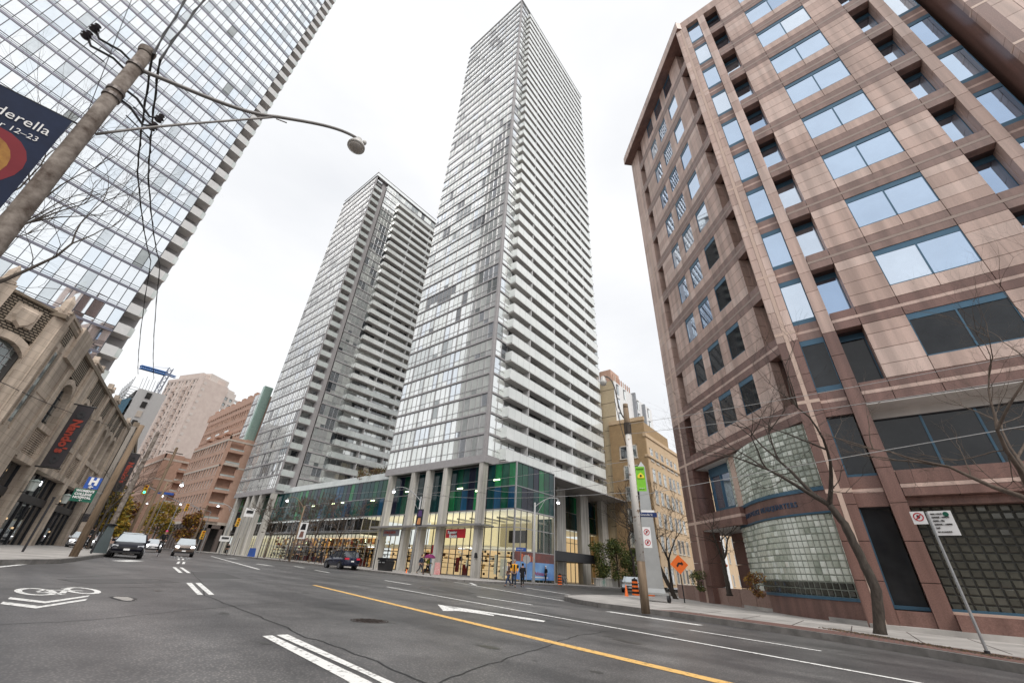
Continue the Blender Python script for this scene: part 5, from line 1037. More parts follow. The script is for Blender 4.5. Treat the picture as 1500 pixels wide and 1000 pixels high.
# banner on it
u=(top-base).normalized(); bl_=rayp(-11.0,.713,D); tb_=rayp(-16.6,.684,D*1.0)
bt=thing('pole_banner','navy banner with white lettering and a red and gold picture on the leaning pole','banner',tuple(bl_)); side=(tb_-bl_).normalized(); hgt=2.0; wdt=.98; dn=-u
P=lambda a,b,o=0:bl_+side*a+dn*b+side.cross(dn).normalized()*o
mb=MB(); mb.hexa([P(0,0),P(wdt,0),P(wdt,hgt),P(0,hgt),P(0,0,.01),P(wdt,0,.01),P(wdt,hgt,.01),P(0,hgt,.01)],M('banner_navy',(.003,.008,.03),rough=.8,col2=(.008,.02,.06),scale=2)); mb.build('cloth',bt)
nrm=side.cross(dn).normalized(); sgn=1 if nrm.dot(Vector((0,0,1))-bl_)>0 else -1
def disc(mb,c,r1,r2,o,m,n=20): mb.face([P(c[0]+r1*math.cos(2*math.pi*i/n),c[1]+r2*math.sin(2*math.pi*i/n),o) for i in range(n)],m)
mb=MB(); o0=.012 if sgn>0 else -.002; st_=.002*sgn
disc(mb,(.5,1.15),.42,.5,o0,M('banner_red',(.2,.02,.03),rough=.8)); disc(mb,(.55,1.2),.34,.42,o0+st_,M('banner_gold',(.42,.22,.05),rough=.8,col2=(.25,.1,.03),scale=8)); disc(mb,(.56,1.25),.22,.28,o0+2*st_,M('banner_brown',(.12,.05,.02),rough=.8))
for i in range(4): mb.face([P(.34+i*.14,1.05,o0+3*st_),P(.39+i*.14,1.05,o0+3*st_),P(.39+i*.14,1.45,o0+3*st_),P(.34+i*.14,1.45,o0+3*st_)],MATS['banner_gold'])
mb.build('picture',bt)
txv=-dn; txu=-side
text('lettering','Cinderella',.235,P(.1,.46,o0+4*st_),txu,white,bt,v=txv,ext=.001,sx=.85,align='RIGHT'); text('lettering','December 12–23',.13,P(.14,.64,o0+4*st_),txu,white,bt,v=txv,ext=.001,sx=.9,align='RIGHT')
mb=MB(); mb.tube([P(-.16,-.01),P(wdt,-.01)],.015,dkm,6); mb.build('banner_rod',bt)
# pole with hospital signs
def sign_board(mb,c,u,w,h,m,th=.012,v=Vector((0,0,1))):
    c=Vector(c); u=Vector(u).normalized(); n=u.cross(v); P=[c-u*w/2-v*h/2,c+u*w/2-v*h/2,c+u*w/2+v*h/2,c-u*w/2+v*h/2]; mb.hexa([tuple(p) for p in P]+[tuple(p-n*-th) for p in P],m) if False else mb.hexa([tuple(P[0]+n*0),tuple(P[1]),tuple(P[1]-n*th),tuple(P[0]-n*th),tuple(P[3]),tuple(P[2]),tuple(P[2]-n*th),tuple(P[3]-n*th)],m)
px,py=4.1,30.6; zb=G(px,py)+.1
t=thing('utility_pole','leaning-looking brown wooden pole on the left kerb carrying the blue and green hospital signs','utility pole',(px,py,zb)); mb=MB(); mb.tube([(px,py,zb-.1),(px,py,4),(px,py,7.2)],[.17,.15,.13],woodp,12); mb.build('pole',t,smooth=True)
uv=Vector((1,-.12,0)).normalized(); D2=30.6
hs=thing('hospital_sign','blue square sign with a white letter H above the green hospital sign','sign',(3.6,30.3,3.5)); c=rayp(6.35,.0945,D2); mb=MB(); sign_board(mb,c,uv,.56,.56,blue); mb.build('board',hs); hs['o']=(3.6,30.3,3.5)
text('lettering','H',.46,tuple(c-uv*.165+Vector((0,-.02,-.08))),uv,white,hs,bold=.03); text('arrow','←',.2,tuple(c-uv*.1+Vector((0,-.02,-.25))),uv,white,hs,bold=.01)
gs_=thing('hospital_sign',"green sign reading WOMEN'S COLLEGE HOSPITAL with an arrow, under the blue H sign",'sign',(3.5,30.3,2.6)); c=rayp(6.15,.0745,D2); mb=MB(); sign_board(mb,c,uv,.84,.6,green); mb.build('board',gs_)
for i,w in enumerate(("WOMEN'S","COLLEGE","HOSPITAL")): text('lettering',w,.15,tuple(c-uv*.36+Vector((0,-.02,.155-i*.155))),uv,white,gs_,bold=.006)
text('arrow','←',.16,tuple(c-uv*.1+Vector((0,-.02,-.28))),uv,white,gs_)
mb=MB(); mb.tube([(px,py,c.z+.2),tuple(c+uv*.2+Vector((0,.05,.2)))],.02,galv,6); mb.build('bracket',gs_)
# right corner pole
px,py=16.55,6.85; zb=G(px,py)+.14
t=thing('utility_pole','peeling white and brown wooden pole on the right street corner with a lamp arm','utility pole',(px,py,zb)); D3=math.hypot(px,py); mb=MB(); zt=1+.3835*D3+.0
mb.tube([(px,py,zb-.1),(px,py,zb+1.55)],[.155,.15],woodp,14); mb.tube([(px,py,zb+1.55),(px,py,zt-1.4)],[.152,.13],polew,14); mb.tube([(px,py,zt-1.4),(px,py,zt-.2)],[.13,.12],woodp,14); mb.tube([(px,py,zt-.2),(px,py,zt)],[.115,.11],woodp,14); mb.build('pole',t,smooth=True)
lp=rayp(64.6,.452,D3*1.02); a=Vector((px,py,zt-.75)); mb=MB(); mb.tube(bez(a,a+Vector((-.15,.5,.25)),lp+Vector((.35,-.7,.28)),lp+Vector((.0,-.05,.22)),14),.03,M('arm_dark',(.06,.055,.05),rough=.5),8); mb.tube(bez(Vector((px,py,zt-2.6)),Vector((px-.05,py+.2,zt-1.6)),a+(lp-a)*.45+Vector((0,0,-.4)),a+(lp-a)*.5+Vector((0,0,.03)),8),.015,MATS['arm_dark'],6); mb.build('arm',t,smooth=True)
mb=MB(); mb.lathe(tuple(lp-Vector((0,0,.1))),[(.05,.34),(.1,.3),(.12,.18),(.17,.05),(.17,0),(.12,-.12),(.02,-.16)],M('lamp_shell',(.5,.49,.47)),16); mb.build('lamp_head',t,smooth=True)
mb=MB(); mb.tube([(px,py,zt-.9),(px,py,zt-1.4)],.16,barkd,10); mb.build('pole_band',t)
uR=Vector((.42,-.9,0)).normalized()
gbn=thing('pole_banner','bright green banner with a yellow emblem on the right corner pole','banner',(px,py,3.9)); mb=MB(); cb_=Vector((px,py,0))+uR*.33; cb_.z=1+.2*D3; sign_board(mb,cb_,uR,.36,.98,M('banner_green',(.2,.55,.03),rough=.6),v=Vector((0,0,1))); mb.build('cloth',gbn)
mb=MB(); c=cb_+Vector((-.02,-.015,.12)); mb.face([tuple(c-uR*.13+Vector((0,0,-.1))),tuple(c+uR*.13+Vector((0,0,-.1))),tuple(c+uR*.13),tuple(c+Vector((0,0,.13))),tuple(c-uR*.13)],M('emblem_yellow',(.85,.7,.05))); c2=c+Vector((-.01,-.008,0)); mb.face([tuple(c2+uR*.05*math.cos(i)+Vector((0,0,.05*math.sin(i)-.01))) for i in (0,1,2,3,4,5)],blackm); mb.build('emblem',gbn)
text('lettering','DISCOVERY',.06,tuple(cb_-uR*.16+Vector((-.02,-.015,.38))),uR,MATS['leaf_dark'],gbn); text('lettering','DISTRICT',.05,tuple(cb_-uR*.1+Vector((-.02,-.015,-.4))),uR,white,gbn)
ss=thing('street_name_sign','dark blue street name sign fixed to the right corner pole','street sign',(px+.2,py-.2,3.2)); mb=MB(); c=Vector((px,py,0))+uR*.46+Vector((0,0,1+.123*D3)); sign_board(mb,c,uR,.66,.17,M('navy_sign',(.01,.03,.13),rough=.4)); mb.build('board',ss); mb=MB(); sign_board(mb,c+Vector((0,0,.13)),uR,.5,.08,white); mb.build('top_plate',ss); text('lettering','Grenville St',.12,tuple(c-uR*.3+Vector((-.02,-.015,-.04))),uR,white,ss,sx=.8)
def ring(mb,c,u,r,m,w=.02,o=.02,v=Vector((0,0,1)),n=20):
    nn=u.cross(v); c=Vector(c)+nn*o
    for i in range(n):
        a,b=2*math.pi*i/n,2*math.pi*(i+1)/n; f=lambda t,q:tuple(c+u*math.cos(t)*q+v*math.sin(t)*q); mb.face([f(a,r-w),f(a,r),f(b,r),f(b,r-w)],m)
    f=lambda s,q:tuple(c+nn*.001+(u*s+v*s)*.7*r+(u-v)*q); mb.face([f(-1,-w*.35),f(-1,w*.35),f(1,w*.35),f(1,-w*.35)],m)
    mb.box(c.x-.001,c.x+.001,c.y-.001,c.y+.001,c.z,c.z,m) if False else None
def no_sign(lab,c,u,w,h,cs,group=None,arrow=True):
    t=thing('parking_sign',lab,'sign',tuple(c),group=group); mb=MB(); sign_board(mb,c,u,w,h,white); mb.build('board',t); mb=MB(); nn=Vector(u).cross(Vector((0,0,1)))
    for dz,r in cs: 
        ring(mb,Vector(c)+Vector((0,0,dz)),Vector(u),r,red,w=r*.22,o=.008)
    mb.build('prohibition_ring',t)
    mb=MB()
    for dz,r in cs:
        q=Vector(c)+Vector((0,0,dz))+nn*.006; mb.face([tuple(q+Vector(u)*a*r+Vector((0,0,b*r))) for a,b in ((-.3,-.4),(.1,-.4),(.35,0),(.1,.45),(-.3,.45))],blackm)
    mb.build('symbol',t); return t
no_sign('white sign with two red rings under the street name sign on the corner pole',Vector((px,py,0))+uR*.33+Vector((0,0,1+.078*D3)),uR,.3,.72,((.18,.11),(-.18,.11)))
# right parking sign post
px,py=15.2,-1.46; zb=G(px,py)+.15; t=thing('sign_post','thin grey steel sign post at the right, leaning in the view','sign post',(px,py,zb)); D4=15.3; zt=1+.118*D4+.03
mb=MB(); mb.tube([(px,py,zb-.05),(px,py,zt)],.03,galv,8); mb.tube([(px,py,zb-.02),(px,py,zb+.08)],.05,dkm,8); mb.build('post',t)
uP=Vector((-.08,-1,0)).normalized(); no_sign('small square white no parking sign, left one of two on the thin right post',(px-.04,py+.19,zt-.14),uP,.27,.3,((0.02,.1),))
t=thing('parking_sign','white parking notice with a green disc and small print on the thin right post','sign',(px-.04,py-.23,zt-.25)); c=Vector((px-.04,py-.23,zt-.27)); mb=MB(); sign_board(mb,c,uP,.42,.56,white); mb.build('board',t)
mb=MB(); q=c+Vector((-.008,0,.2))+uP*.1; mb.face([tuple(q+uP*.055*math.cos(i*.4)+Vector((0,0,.055*math.sin(i*.4)))) for i in range(16)],green); mb.build('green_disc',t)
for i,(s,sz) in enumerate((('MAX 1 HOUR',.035),('8:00AM - 6:00PM',.045),('MON - FRI',.045),('8:00AM - 1:00PM',.045),('SAT',.045),('PAY AT MACHINE',.032))): text('lettering',s,sz,tuple(c-uP*.18+Vector((-.01,0,.2-i*.082))),uP,blackm,t,bold=.001)
# overhead wires
wm=M('wire',(.02,.02,.022),rough=.6); wl=M('wire_pale',(.42,.42,.42),rough=.5)
def wire(lab,a,b,sag,r,m=wm,n=16,group='overhead wires'):
    a,b=Vector(a),Vector(b); mb=MB(); mb.tube([a+(b-a)*(i/n)-Vector((0,0,sag*4*(i/n)*(1-i/n))) for i in range(n+1)],r,m,5); o=mb.build('wire',org=tuple(a)); tag(o,lab,'wire',group); return o
W1=pm+Vector((.1,.0,.1))
def AZ(az,tan,D): return tuple(rayp(az,tan,D))
for i,(o_,lab) in enumerate(((0,'left one of two thick twisted black cables hanging past the leaning pole'),(.28,'right one of two thick twisted black cables hanging past the leaning pole'))):
    P=[AZ(-13.5+i*2.2,1.55,9.2),AZ(-10.3+i*.8,1.0,8.0),AZ(-4.6+i*1.1,.70,13),AZ(1.0+i*.9,.52,22),AZ(5.2+i*1.4,.29,44)]
    mb=MB(); pts=[]
    for a,b in zip(P,P[1:]):
        a,b=Vector(a),Vector(b)
        for k in range(16): q=k/16; pts.append(a+(b-a)*q-up*(.12*4*q*(1-q)*(b-a).length*.12))
    pts.append(Vector(P[-1])); mb.tube(pts,.016,wm,6)
    mb.tube([p+Vector((.022*math.sin(j*1.7),.022*math.cos(j*1.7),0)) for j,p in enumerate(pts)],.012,wm,5); o=mb.build('cable',org=P[0]); tag(o,lab,'cable','twisted black cables')
wire('thin vertical black wire left of the leaning pole, upper left',AZ(-20,1.5,9),AZ(-9,.62,9.5),.1,.006)
wire('thin black wire crossing the stone building from the left edge',AZ(-6.2,.235,28),AZ(6.5,.19,60),.4,.018)
wire('pale span wire from the corner pole to the shop corner, upper of the pair',(16.55,6.85,1+.2*D3),(36,33,9.2),.5,.012,wl)
wire('pale span wire from the corner pole to the shop corner, lower of the pair',(16.55,6.85,1+.17*D3),(35,45,9.5),.5,.012,wl)
wire('uppermost thin wire across the granite building to the right of the corner pole',(16.5,6.9,1+.33*D3),(13.5,-12,6.3),.25,.008,wl)
wire('middle thin wire across the granite building to the right of the corner pole',(16.5,6.9,1+.305*D3),(13.5,-12,5.6),.25,.008,wl)
wire('lowest thin wire rising across the granite building to the right of the corner pole',(16.5,6.9,1+.16*D3),(13.5,-12,5.0),-.1,.01,wl)
wire('thin wire across the white balconies of the tallest tower',(16.5,6.9,1+.24*D3),(30,55,9),.3,.01,wl)
# banners on the other lamps
def small_banner(x,y,z,u,w,h,lab,ms):
    t=thing('pole_banner',lab,'banner',(x,y,z)); u=Vector(u).normalized(); mb=MB(); sign_board(mb,(x,y,z),u,w,h,ms[0]); mb.build('cloth',t); mb=MB(); nn=u.cross(Vector((0,0,1)))
    for q,(a,b,c,d) in enumerate(((-.35,.05,.3,.42),(-.3,-.42,.25,-.05))): P=Vector((x,y,z))+nn*.02; mb.face([tuple(P+u*a*w+Vector((0,0,b*h))),tuple(P+u*c*w+Vector((0,0,b*h))),tuple(P+u*c*w*.8+Vector((0,0,d*h))),tuple(P+u*a*w*.6+Vector((0,0,d*h)))],ms[1+q])
    mb.build('picture',t)
small_banner(31.6,38.4,5.75,(.4,-1,0),.8,1.7,'black banner with an orange face-like blotch on the street lamp left of the couple',(M('banner_black',(.02,.02,.03)),M('banner_violet',(.08,.04,.15)),M('banner_skin',(.55,.25,.1))))
small_banner(30.7,62.5,4.6,(.5,-1,0),1.3,2.1,'white banner with black portraits on the wooden lamp pole left of the blue car',(white,blackm,M('banner_skin2',(.2,.1,.08))))
# silver obelisk on a wheeled base
ox,oy=25.4,9.85; g=G(ox,oy)+.15; ob_=thing('obelisk','tall grey tapered metal obelisk on a wheeled base behind the corner pole','obelisk',(ox,oy,g)); mb=MB(); zt=1+.2365*27.4; ang=R(20)
def sq(w,z,wy=None): return [(ox+w*math.cos(ang+math.pi/4+i*math.pi/2),oy+w*math.sin(ang+math.pi/4+i*math.pi/2),z) for i in range(4)]
om=M('obelisk_metal',(.42,.43,.43),rough=.4,metal=.5,var=.08,scale=1.5)
for a,b in zip([(.78,g+.42),(.7,g+.62),(.6,g+2.2),(.3,zt-.35)],[(.7,g+.62),(.6,g+2.2),(.3,zt-.35),(.02,zt)]): mb.hexa(sq(*a)+sq(*b),om)
mb.build('shaft',ob_); mb=MB(); mb.hexa(sq(.98,g+.32)+sq(.98,g+.42),om); mb.build('base_plate',ob_)
for i in range(4):
    q=sq(.95,g+.16)[i]; mb=MB(); mb.tube([(q[0],q[1]-.06,q[2]),(q[0],q[1]+.06,q[2])],.16,blackm,14); mb.tube([(q[0],q[1],q[2]),(q[0],q[1],g+.34)],.03,galv,6); mb.build('wheel',ob_)
# cones, barrels, diamond signs
def cone(x,y,h,lab):
    z=G(x,y)+.02; t=thing('traffic_cone',lab,'traffic cone',(x,y,z)); mb=MB(); mb.lathe((x,y,z+.03),[(.13*h/.7,0),(.12*h/.7,.02),(.025,h-.03),(.015,h-.03)],orange,14); mb.build('cone_body',t,smooth=True); mb=MB(); w=.19*h/.7; mb.box(x-w,x+w,y-w,y+w,z,z+.03,orange); mb.build('cone_base',t)
cone(28.9,13.15,.78,'tall orange traffic cone at the left end of the barrels before the obelisk'); cone(30.3,37.6,.5,'small orange cone between the dark litter bin and the street lamp')
def barrel(x,y,lab):
    z=G(x,y)+.05; t=thing('traffic_barrel',lab,'traffic barrel',(x,y,z),group='black and orange traffic barrels'); mb=MB(); mb.box(x-.35,x+.35,y-.35,y+.35,z-.05,z+.08,blackm); mb.build('rubber_base',t)
    mb=MB()
    for i in range(4): mb.lathe((x,y,z+.08+i*.26),[(.25-.012*i,0),(.25-.012*i,.13)],orange,16); mb.lathe((x,y,z+.21+i*.26),[(.255-.012*i,0),(.25-.012*i,.13)],blackm,16)
    mb.lathe((x,y,z+1.12),[(.19,0),(.06,.04),(.05,.1)],blackm,12); mb.build('drum',t)
barrel(32.8,14.2,'orange and black traffic barrel just right of the tall orange cone'); barrel(35,13.9,'orange and black barrel partly hidden behind the corner pole'); barrel(44.6,28.2,'orange and black barrel by the parked bicycles at the tower entrance')
def diamond(x,y,z,w,lab,post=True,u=(.5,-.86,0)):
    t=thing('road_work_sign',lab,'sign',(x,y,G(x,y))); u=Vector(u).normalized(); c=Vector((x,y,z)); mb=MB(); n=u.cross(up); P=[c-u*w,c-up*w,c+u*w,c+up*w]; mb.hexa([tuple(P[0]),tuple(P[1]),tuple(P[1]-n*.02),tuple(P[0]-n*.02),tuple(P[3]),tuple(P[2]),tuple(P[2]-n*.02),tuple(P[3]-n*.02)],orange); mb.build('board',t)
    mb=MB(); q=c+n*.01; mb.face([tuple(q+u*a*w+up*b*w) for a,b in ((-.35,-.15),(-.1,.2),(.25,.2),(.25,.35),(.45,.08),(.25,-.18),(.25,0),(0,0),(-.2,-.3))],blackm); mb.build('symbol',t)
    mb=MB(); mb.tube([tuple(c-n*.04),(x+.05,y,G(x,y))],.035,dkm,6); mb.build('post',t)
diamond(27.9,9.15,1.85,.52,'orange diamond road work sign left of the granite pillar'); diamond(38,9.3,2.2,.55,'orange diamond sign with a black arrow seen through the granite portico')
# bus stop sign
x,y=37.3,28.3; z=G(x,y)+.1; t=thing('street_name_sign','blue street name blade on a thin post in front of the glass shop corner','street sign',(x,y,z)); mb=MB(); mb.tube([(x,y,z),(x,y,z+3.0)],.04,galv,6); mb.build('post',t); mb=MB(); uS=Vector((.7,-.7,0)).normalized(); sign_board(mb,(x,y,z+3.0),uS,1.05,.34,M('sign_blue2',(.03,.1,.4))); mb.build('board',t); text('lettering','BAY ST',.2,tuple(Vector((x,y,z+2.93))-uS*.38+Vector((-.03,-.03,0))),uS,white,t)
x,y=38.2,28.2; t=thing('stop_sign','grey back of an octagonal stop sign right of the blue street name blade','sign',(x,y,z)); mb=MB(); mb.tube([(x,y,z),(x,y,z+2.5)],.04,galv,6); mb.build('post',t); mb=MB(); n=uS.cross(up); c=Vector((x,y,z+2.15)); P=[c+uS*.42*math.cos(math.pi*(i+.5)/4)+up*.42*math.sin(math.pi*(i+.5)/4) for i in range(8)]; mb.face([tuple(p) for p in P],M('sign_back',(.5,.5,.5),rough=.5)); mb.face([tuple(p-n*.02) for p in P[::-1]],red); mb.build('board',t)
# litter bin, bollard posts, bike stands
x,y=30.3,41.2; z=G(x,y)+.15; t=thing('litter_bin','large black litter bin on the far pavement right of the blue car','litter bin',(x,y,z)); mb=MB(); mb.hexa([(x-.5,y-.6,z),(x+.5,y-.6,z),(x+.5,y+.6,z),(x-.5,y+.6,z),(x-.6,y-.7,z+.95),(x+.6,y-.7,z+.95),(x+.6,y+.7,z+.95),(x-.6,y+.7,z+.95)],blackm); mb.build('body',t); mb=MB(); mb.box(x-.66,x+.66,y-.76,y+.76,z+1.0,z+1.22,blackm); mb.box(x-.5,x+.5,y-.6,y+.6,z+.95,z+1.0,galv); mb.build('lid',t); mb=MB()
for q in (-.35,.35): mb.box(x-.67,x-.6,y+q-.18,y+q+.18,z+.72,z+.84,galv)
mb.build('slot',t)
for i,(x,y,h,lab) in enumerate(((30.6,43.8,3.0,'thin dark banner post at the rear of the blue car'),(30.0,50,2.9,'thin dark post in front of the blue car bonnet'),(30.5,56.5,2.6,'thin dark post left of the parked bicycle'),(30.3,66,2.6,'thin dark post left of the white bannered lamp pole'),(30.5,74,2.6,'thin dark post near the concrete columns of the shorter tower'),(30.8,84,2.6,'farthest thin dark post on the right pavement'),(2.55,33.5,2.6,'thin dark post on the left pavement before the stone pier'),(5.9,38.5,2.4,'thin grey post on the left pavement right of the hospital sign pole'))):
    z=G(x,y)+.1; t=thing('steel_post',lab,'post',(x,y,z),group='thin steel posts on the pavements'); mb=MB(); mb.tube([(x,y,z),(x,y,z+h)],.05,dkm,8); mb.build('post',t); mb=MB(); mb.tube([(x,y,z+h),(x,y,z+h+.06)],.07,dkm,8); mb.build('cap',t)
# green utility kiosk at the left kerb
x,y=6.7,41.5; z=G(x,y)+.1; mb=MB(); mb.hexa([(x-.4,y-.35,z),(x+.4,y-.35,z),(x+.4,y+.35,z),(x-.4,y+.35,z),(x-.18,y-.15,z+1.75),(x+.18,y-.15,z+1.75),(x+.18,y+.2,z+1.75),(x-.18,y+.2,z+1.75)],M('pole_base_grey',(.06,.08,.085),rough=.5)); t=thing('utility_pole','dark tapered steel pole base at the left kerb just behind the black sedan','utility pole',(x,y,z)); mb.build('pole_base',t); mb=MB(); mb.lathe((x,y,z+1.75),[(.3,0),(.34,.08),(.26,.12)],blackm,8); mb.tube([(x,y,z+1.8),(x,y,z+8.5)],[.17,.13],poleg,10); mb.build('pole',t)
for i,(x,y,h) in enumerate(((30.0,104,8.5),(30.3,128,9),(11.6,58,10.5),(17,90,9.5))):
    z=G(x,y); mb=MB(); mb.tube([(x,y,z),(x,y,z+h)],[.17,.13],woodp,8); t=thing('utility_pole',('plain wooden pole before the brick arcade','plain wooden pole at the far brick block','plain wooden pole in front of the far left shop row','small far wooden pole beyond the yellow trees')[i],'utility pole',(x,y,z)); mb.build('pole',t); mb=MB(); mb.tube([(x-.8,y,z+h-.6),(x+.8,y,z+h-.6)],.05,barkd,5); mb.build('crossarm',t)
# traffic lights and road signs far away
def signal(x,y,z,lab,lit=None,arm=None):
    t=thing('traffic_light',lab,'traffic light',(x,y,z),group='yellow traffic lights up the street'); mb=MB(); mb.box(x-.24,x+.24,y-.2,y+.2,z,z+1.35,yel); mb.build('housing',t); mb=MB()
    for i,c in enumerate((M('lens_red',(.3,.02,.02)),M('lens_amber',(.3,.15,.02)),M('lens_green',(.03,.9,.75),emit=3) if lit else M('lens_off',(.02,.1,.08)))): mb.lathe((x,y-.24,z+1.1-i*.42),[(.14,-.02),(.14,.02)],c,10); mb.box(x-.12,x+.12,y-.26,y-.2,z+1.0-i*.42,z+1.22-i*.42,c)
    mb.build('lens',t)
    if arm: mb=MB(); mb.tube([(x,y,z+1.2),arm,(arm[0],arm[1],G(arm[0],arm[1]))],.07,galv,6); mb.build('mast_arm',t)
signal(15.7,86,8.6,'yellow traffic light showing green, over the rusty trees',True,(21,87,8.2)); signal(26.6,104,8.2,'yellow traffic light hanging before the brick arcade',None,(31,104,8.6)); signal(27.8,93,3.3,'low yellow traffic light right of the centre of the far crossing',None,(28.4,93,4)); signal(31,88,5.6,'tilted yellow traffic light beside the white lane sign',None,(31.6,88,6.4))
for x,y,z,w,h,m_,lab in ((32.4,88,8.1,1.6,1.5,white,'white lane sign with black characters over the far pavement edge'),(30.6,90,3.6,1.6,.9,white,'small white one way sign at the far crossing'),(18.5,86.5,9.2,2.2,.35,blue,'long blue street name sign beside the green traffic light')):
    t=thing('road_sign',lab,'sign',(x,y,z)); mb=MB(); sign_board(mb,(x,y,z),(1,-.3,0),w,h,m_); mb.build('board',t); mb=MB(); mb.tube([(x+.2,y+.1,z+h/2),(x+.2,y+.1,G(x,y))],.05,galv,5); mb.build('post',t)
    if m_ is white: mb=MB(); sign_board(mb,(x-.02,y-.1,z+.1),(1,-.3,0),w*.7,h*.3,blackm); mb.build('marking',t)
# low blue/white panel boxes, a-frame
for x,y,z0,w,h,m_,lab,nm,cat in ((33,83,0,2.4,1.3,M('sign_blue2',(.03,.1,.4)),'low blue board at the foot of the columns of the shorter tower','notice_board','board'),(35.6,38.9,0,.75,1.2,M('poster_pink',(.7,.1,.12),col2=(.85,.7,.65),scale=8),'small red and white sandwich board outside the running shop','sandwich_board','board'),(36.55,34.0,1.9,.3,.5,dkm,'small dark plaque on the corner concrete column','plaque','plaque')):
    z=G(x,y)+.15+z0; t=thing(nm,lab,cat,(x,y,z)); mb=MB(); mb.hexa([(x-.05,y-w/2,z),(x+.25,y-w/2,z),(x+.25,y+w/2,z),(x-.05,y+w/2,z),(x,y-w/2,z+h),(x+.06,y-w/2,z+h),(x+.06,y+w/2,z+h),(x,y+w/2,z+h)],m_); mb.build('board',t)
# bicycles
def bicycle(x,y,rz,lab,col,group='parked bicycles'):
    z=G(x,y)+.15; t=thing('bicycle',lab,'bicycle',(x,y,z),rz,group,local=True); 
    for wx in (-.52,.52):
        w=MB(); w.tube([(wx+.33*math.cos(i*math.pi/12),0,.34+.33*math.sin(i*math.pi/12)) for i in range(25)],.018,M('tyre_'+col.name,tuple(col.node_tree.nodes['Color Ramp'].color_ramp.elements[0].color[:3])) if 'mint' in col.name else blackm,5,cap=False)
        for i in range(10): w.tube([(wx,0,.34),(wx+.32*math.cos(i*.628),0,.34+.32*math.sin(i*.628))],.003,galv,3)
        w.build('wheel',t)
    f=MB(); A=(-.52,0,.34);B=(-.08,0,.3);Cc=(-.2,0,.82);Dd=(.36,0,.84);E=(.52,0,.34); 
    for a,b in ((A,B),(A,Cc),(B,Cc),(B,Dd),(Cc,Dd),(Dd,E),(Dd,(.33,0,.98))): f.tube([a,b],.018,col,6)
    f.build('frame',t); f=MB(); f.tube([(.33,-.25,1.0),(.36,0,.98),(.33,.25,1.0)],.014,blackm,6); f.build('handlebar',t); f=MB(); f.box(-.34,-.1,-.06,.06,.9,.95,blackm); f.tube([Cc,(-.23,0,.92)],.014,galv,5); f.build('saddle',t); return t
mint=M('bike_mint',(.2,.45,.36),rough=.4)
bicycle(45.9,28.6,R(35),'dark bicycle just right of the far traffic barrel',M('bike_dark',(.05,.06,.09)),); bicycle(46.7,28.9,R(60),'grey bicycle leaning behind the dark bicycle near the tower entrance',galv); bicycle(57.3,29.2,R(8),'mint green bicycle by the low wall left of the small green trees',mint); bicycle(31.6,54.5,R(95),'grey bicycle on the far pavement next to the person left of the blue car',galv)
t=thing('low_wall','low pale concrete retaining wall running along the side street behind the mint bicycle','wall',(58,31,0)); mb=MB(); mb.box(57,84,30.2,30.6,-1.5,.75,conc); mb.box(56.9,84,30.1,30.7,.7,.8,conc); mb.build('wall',t)
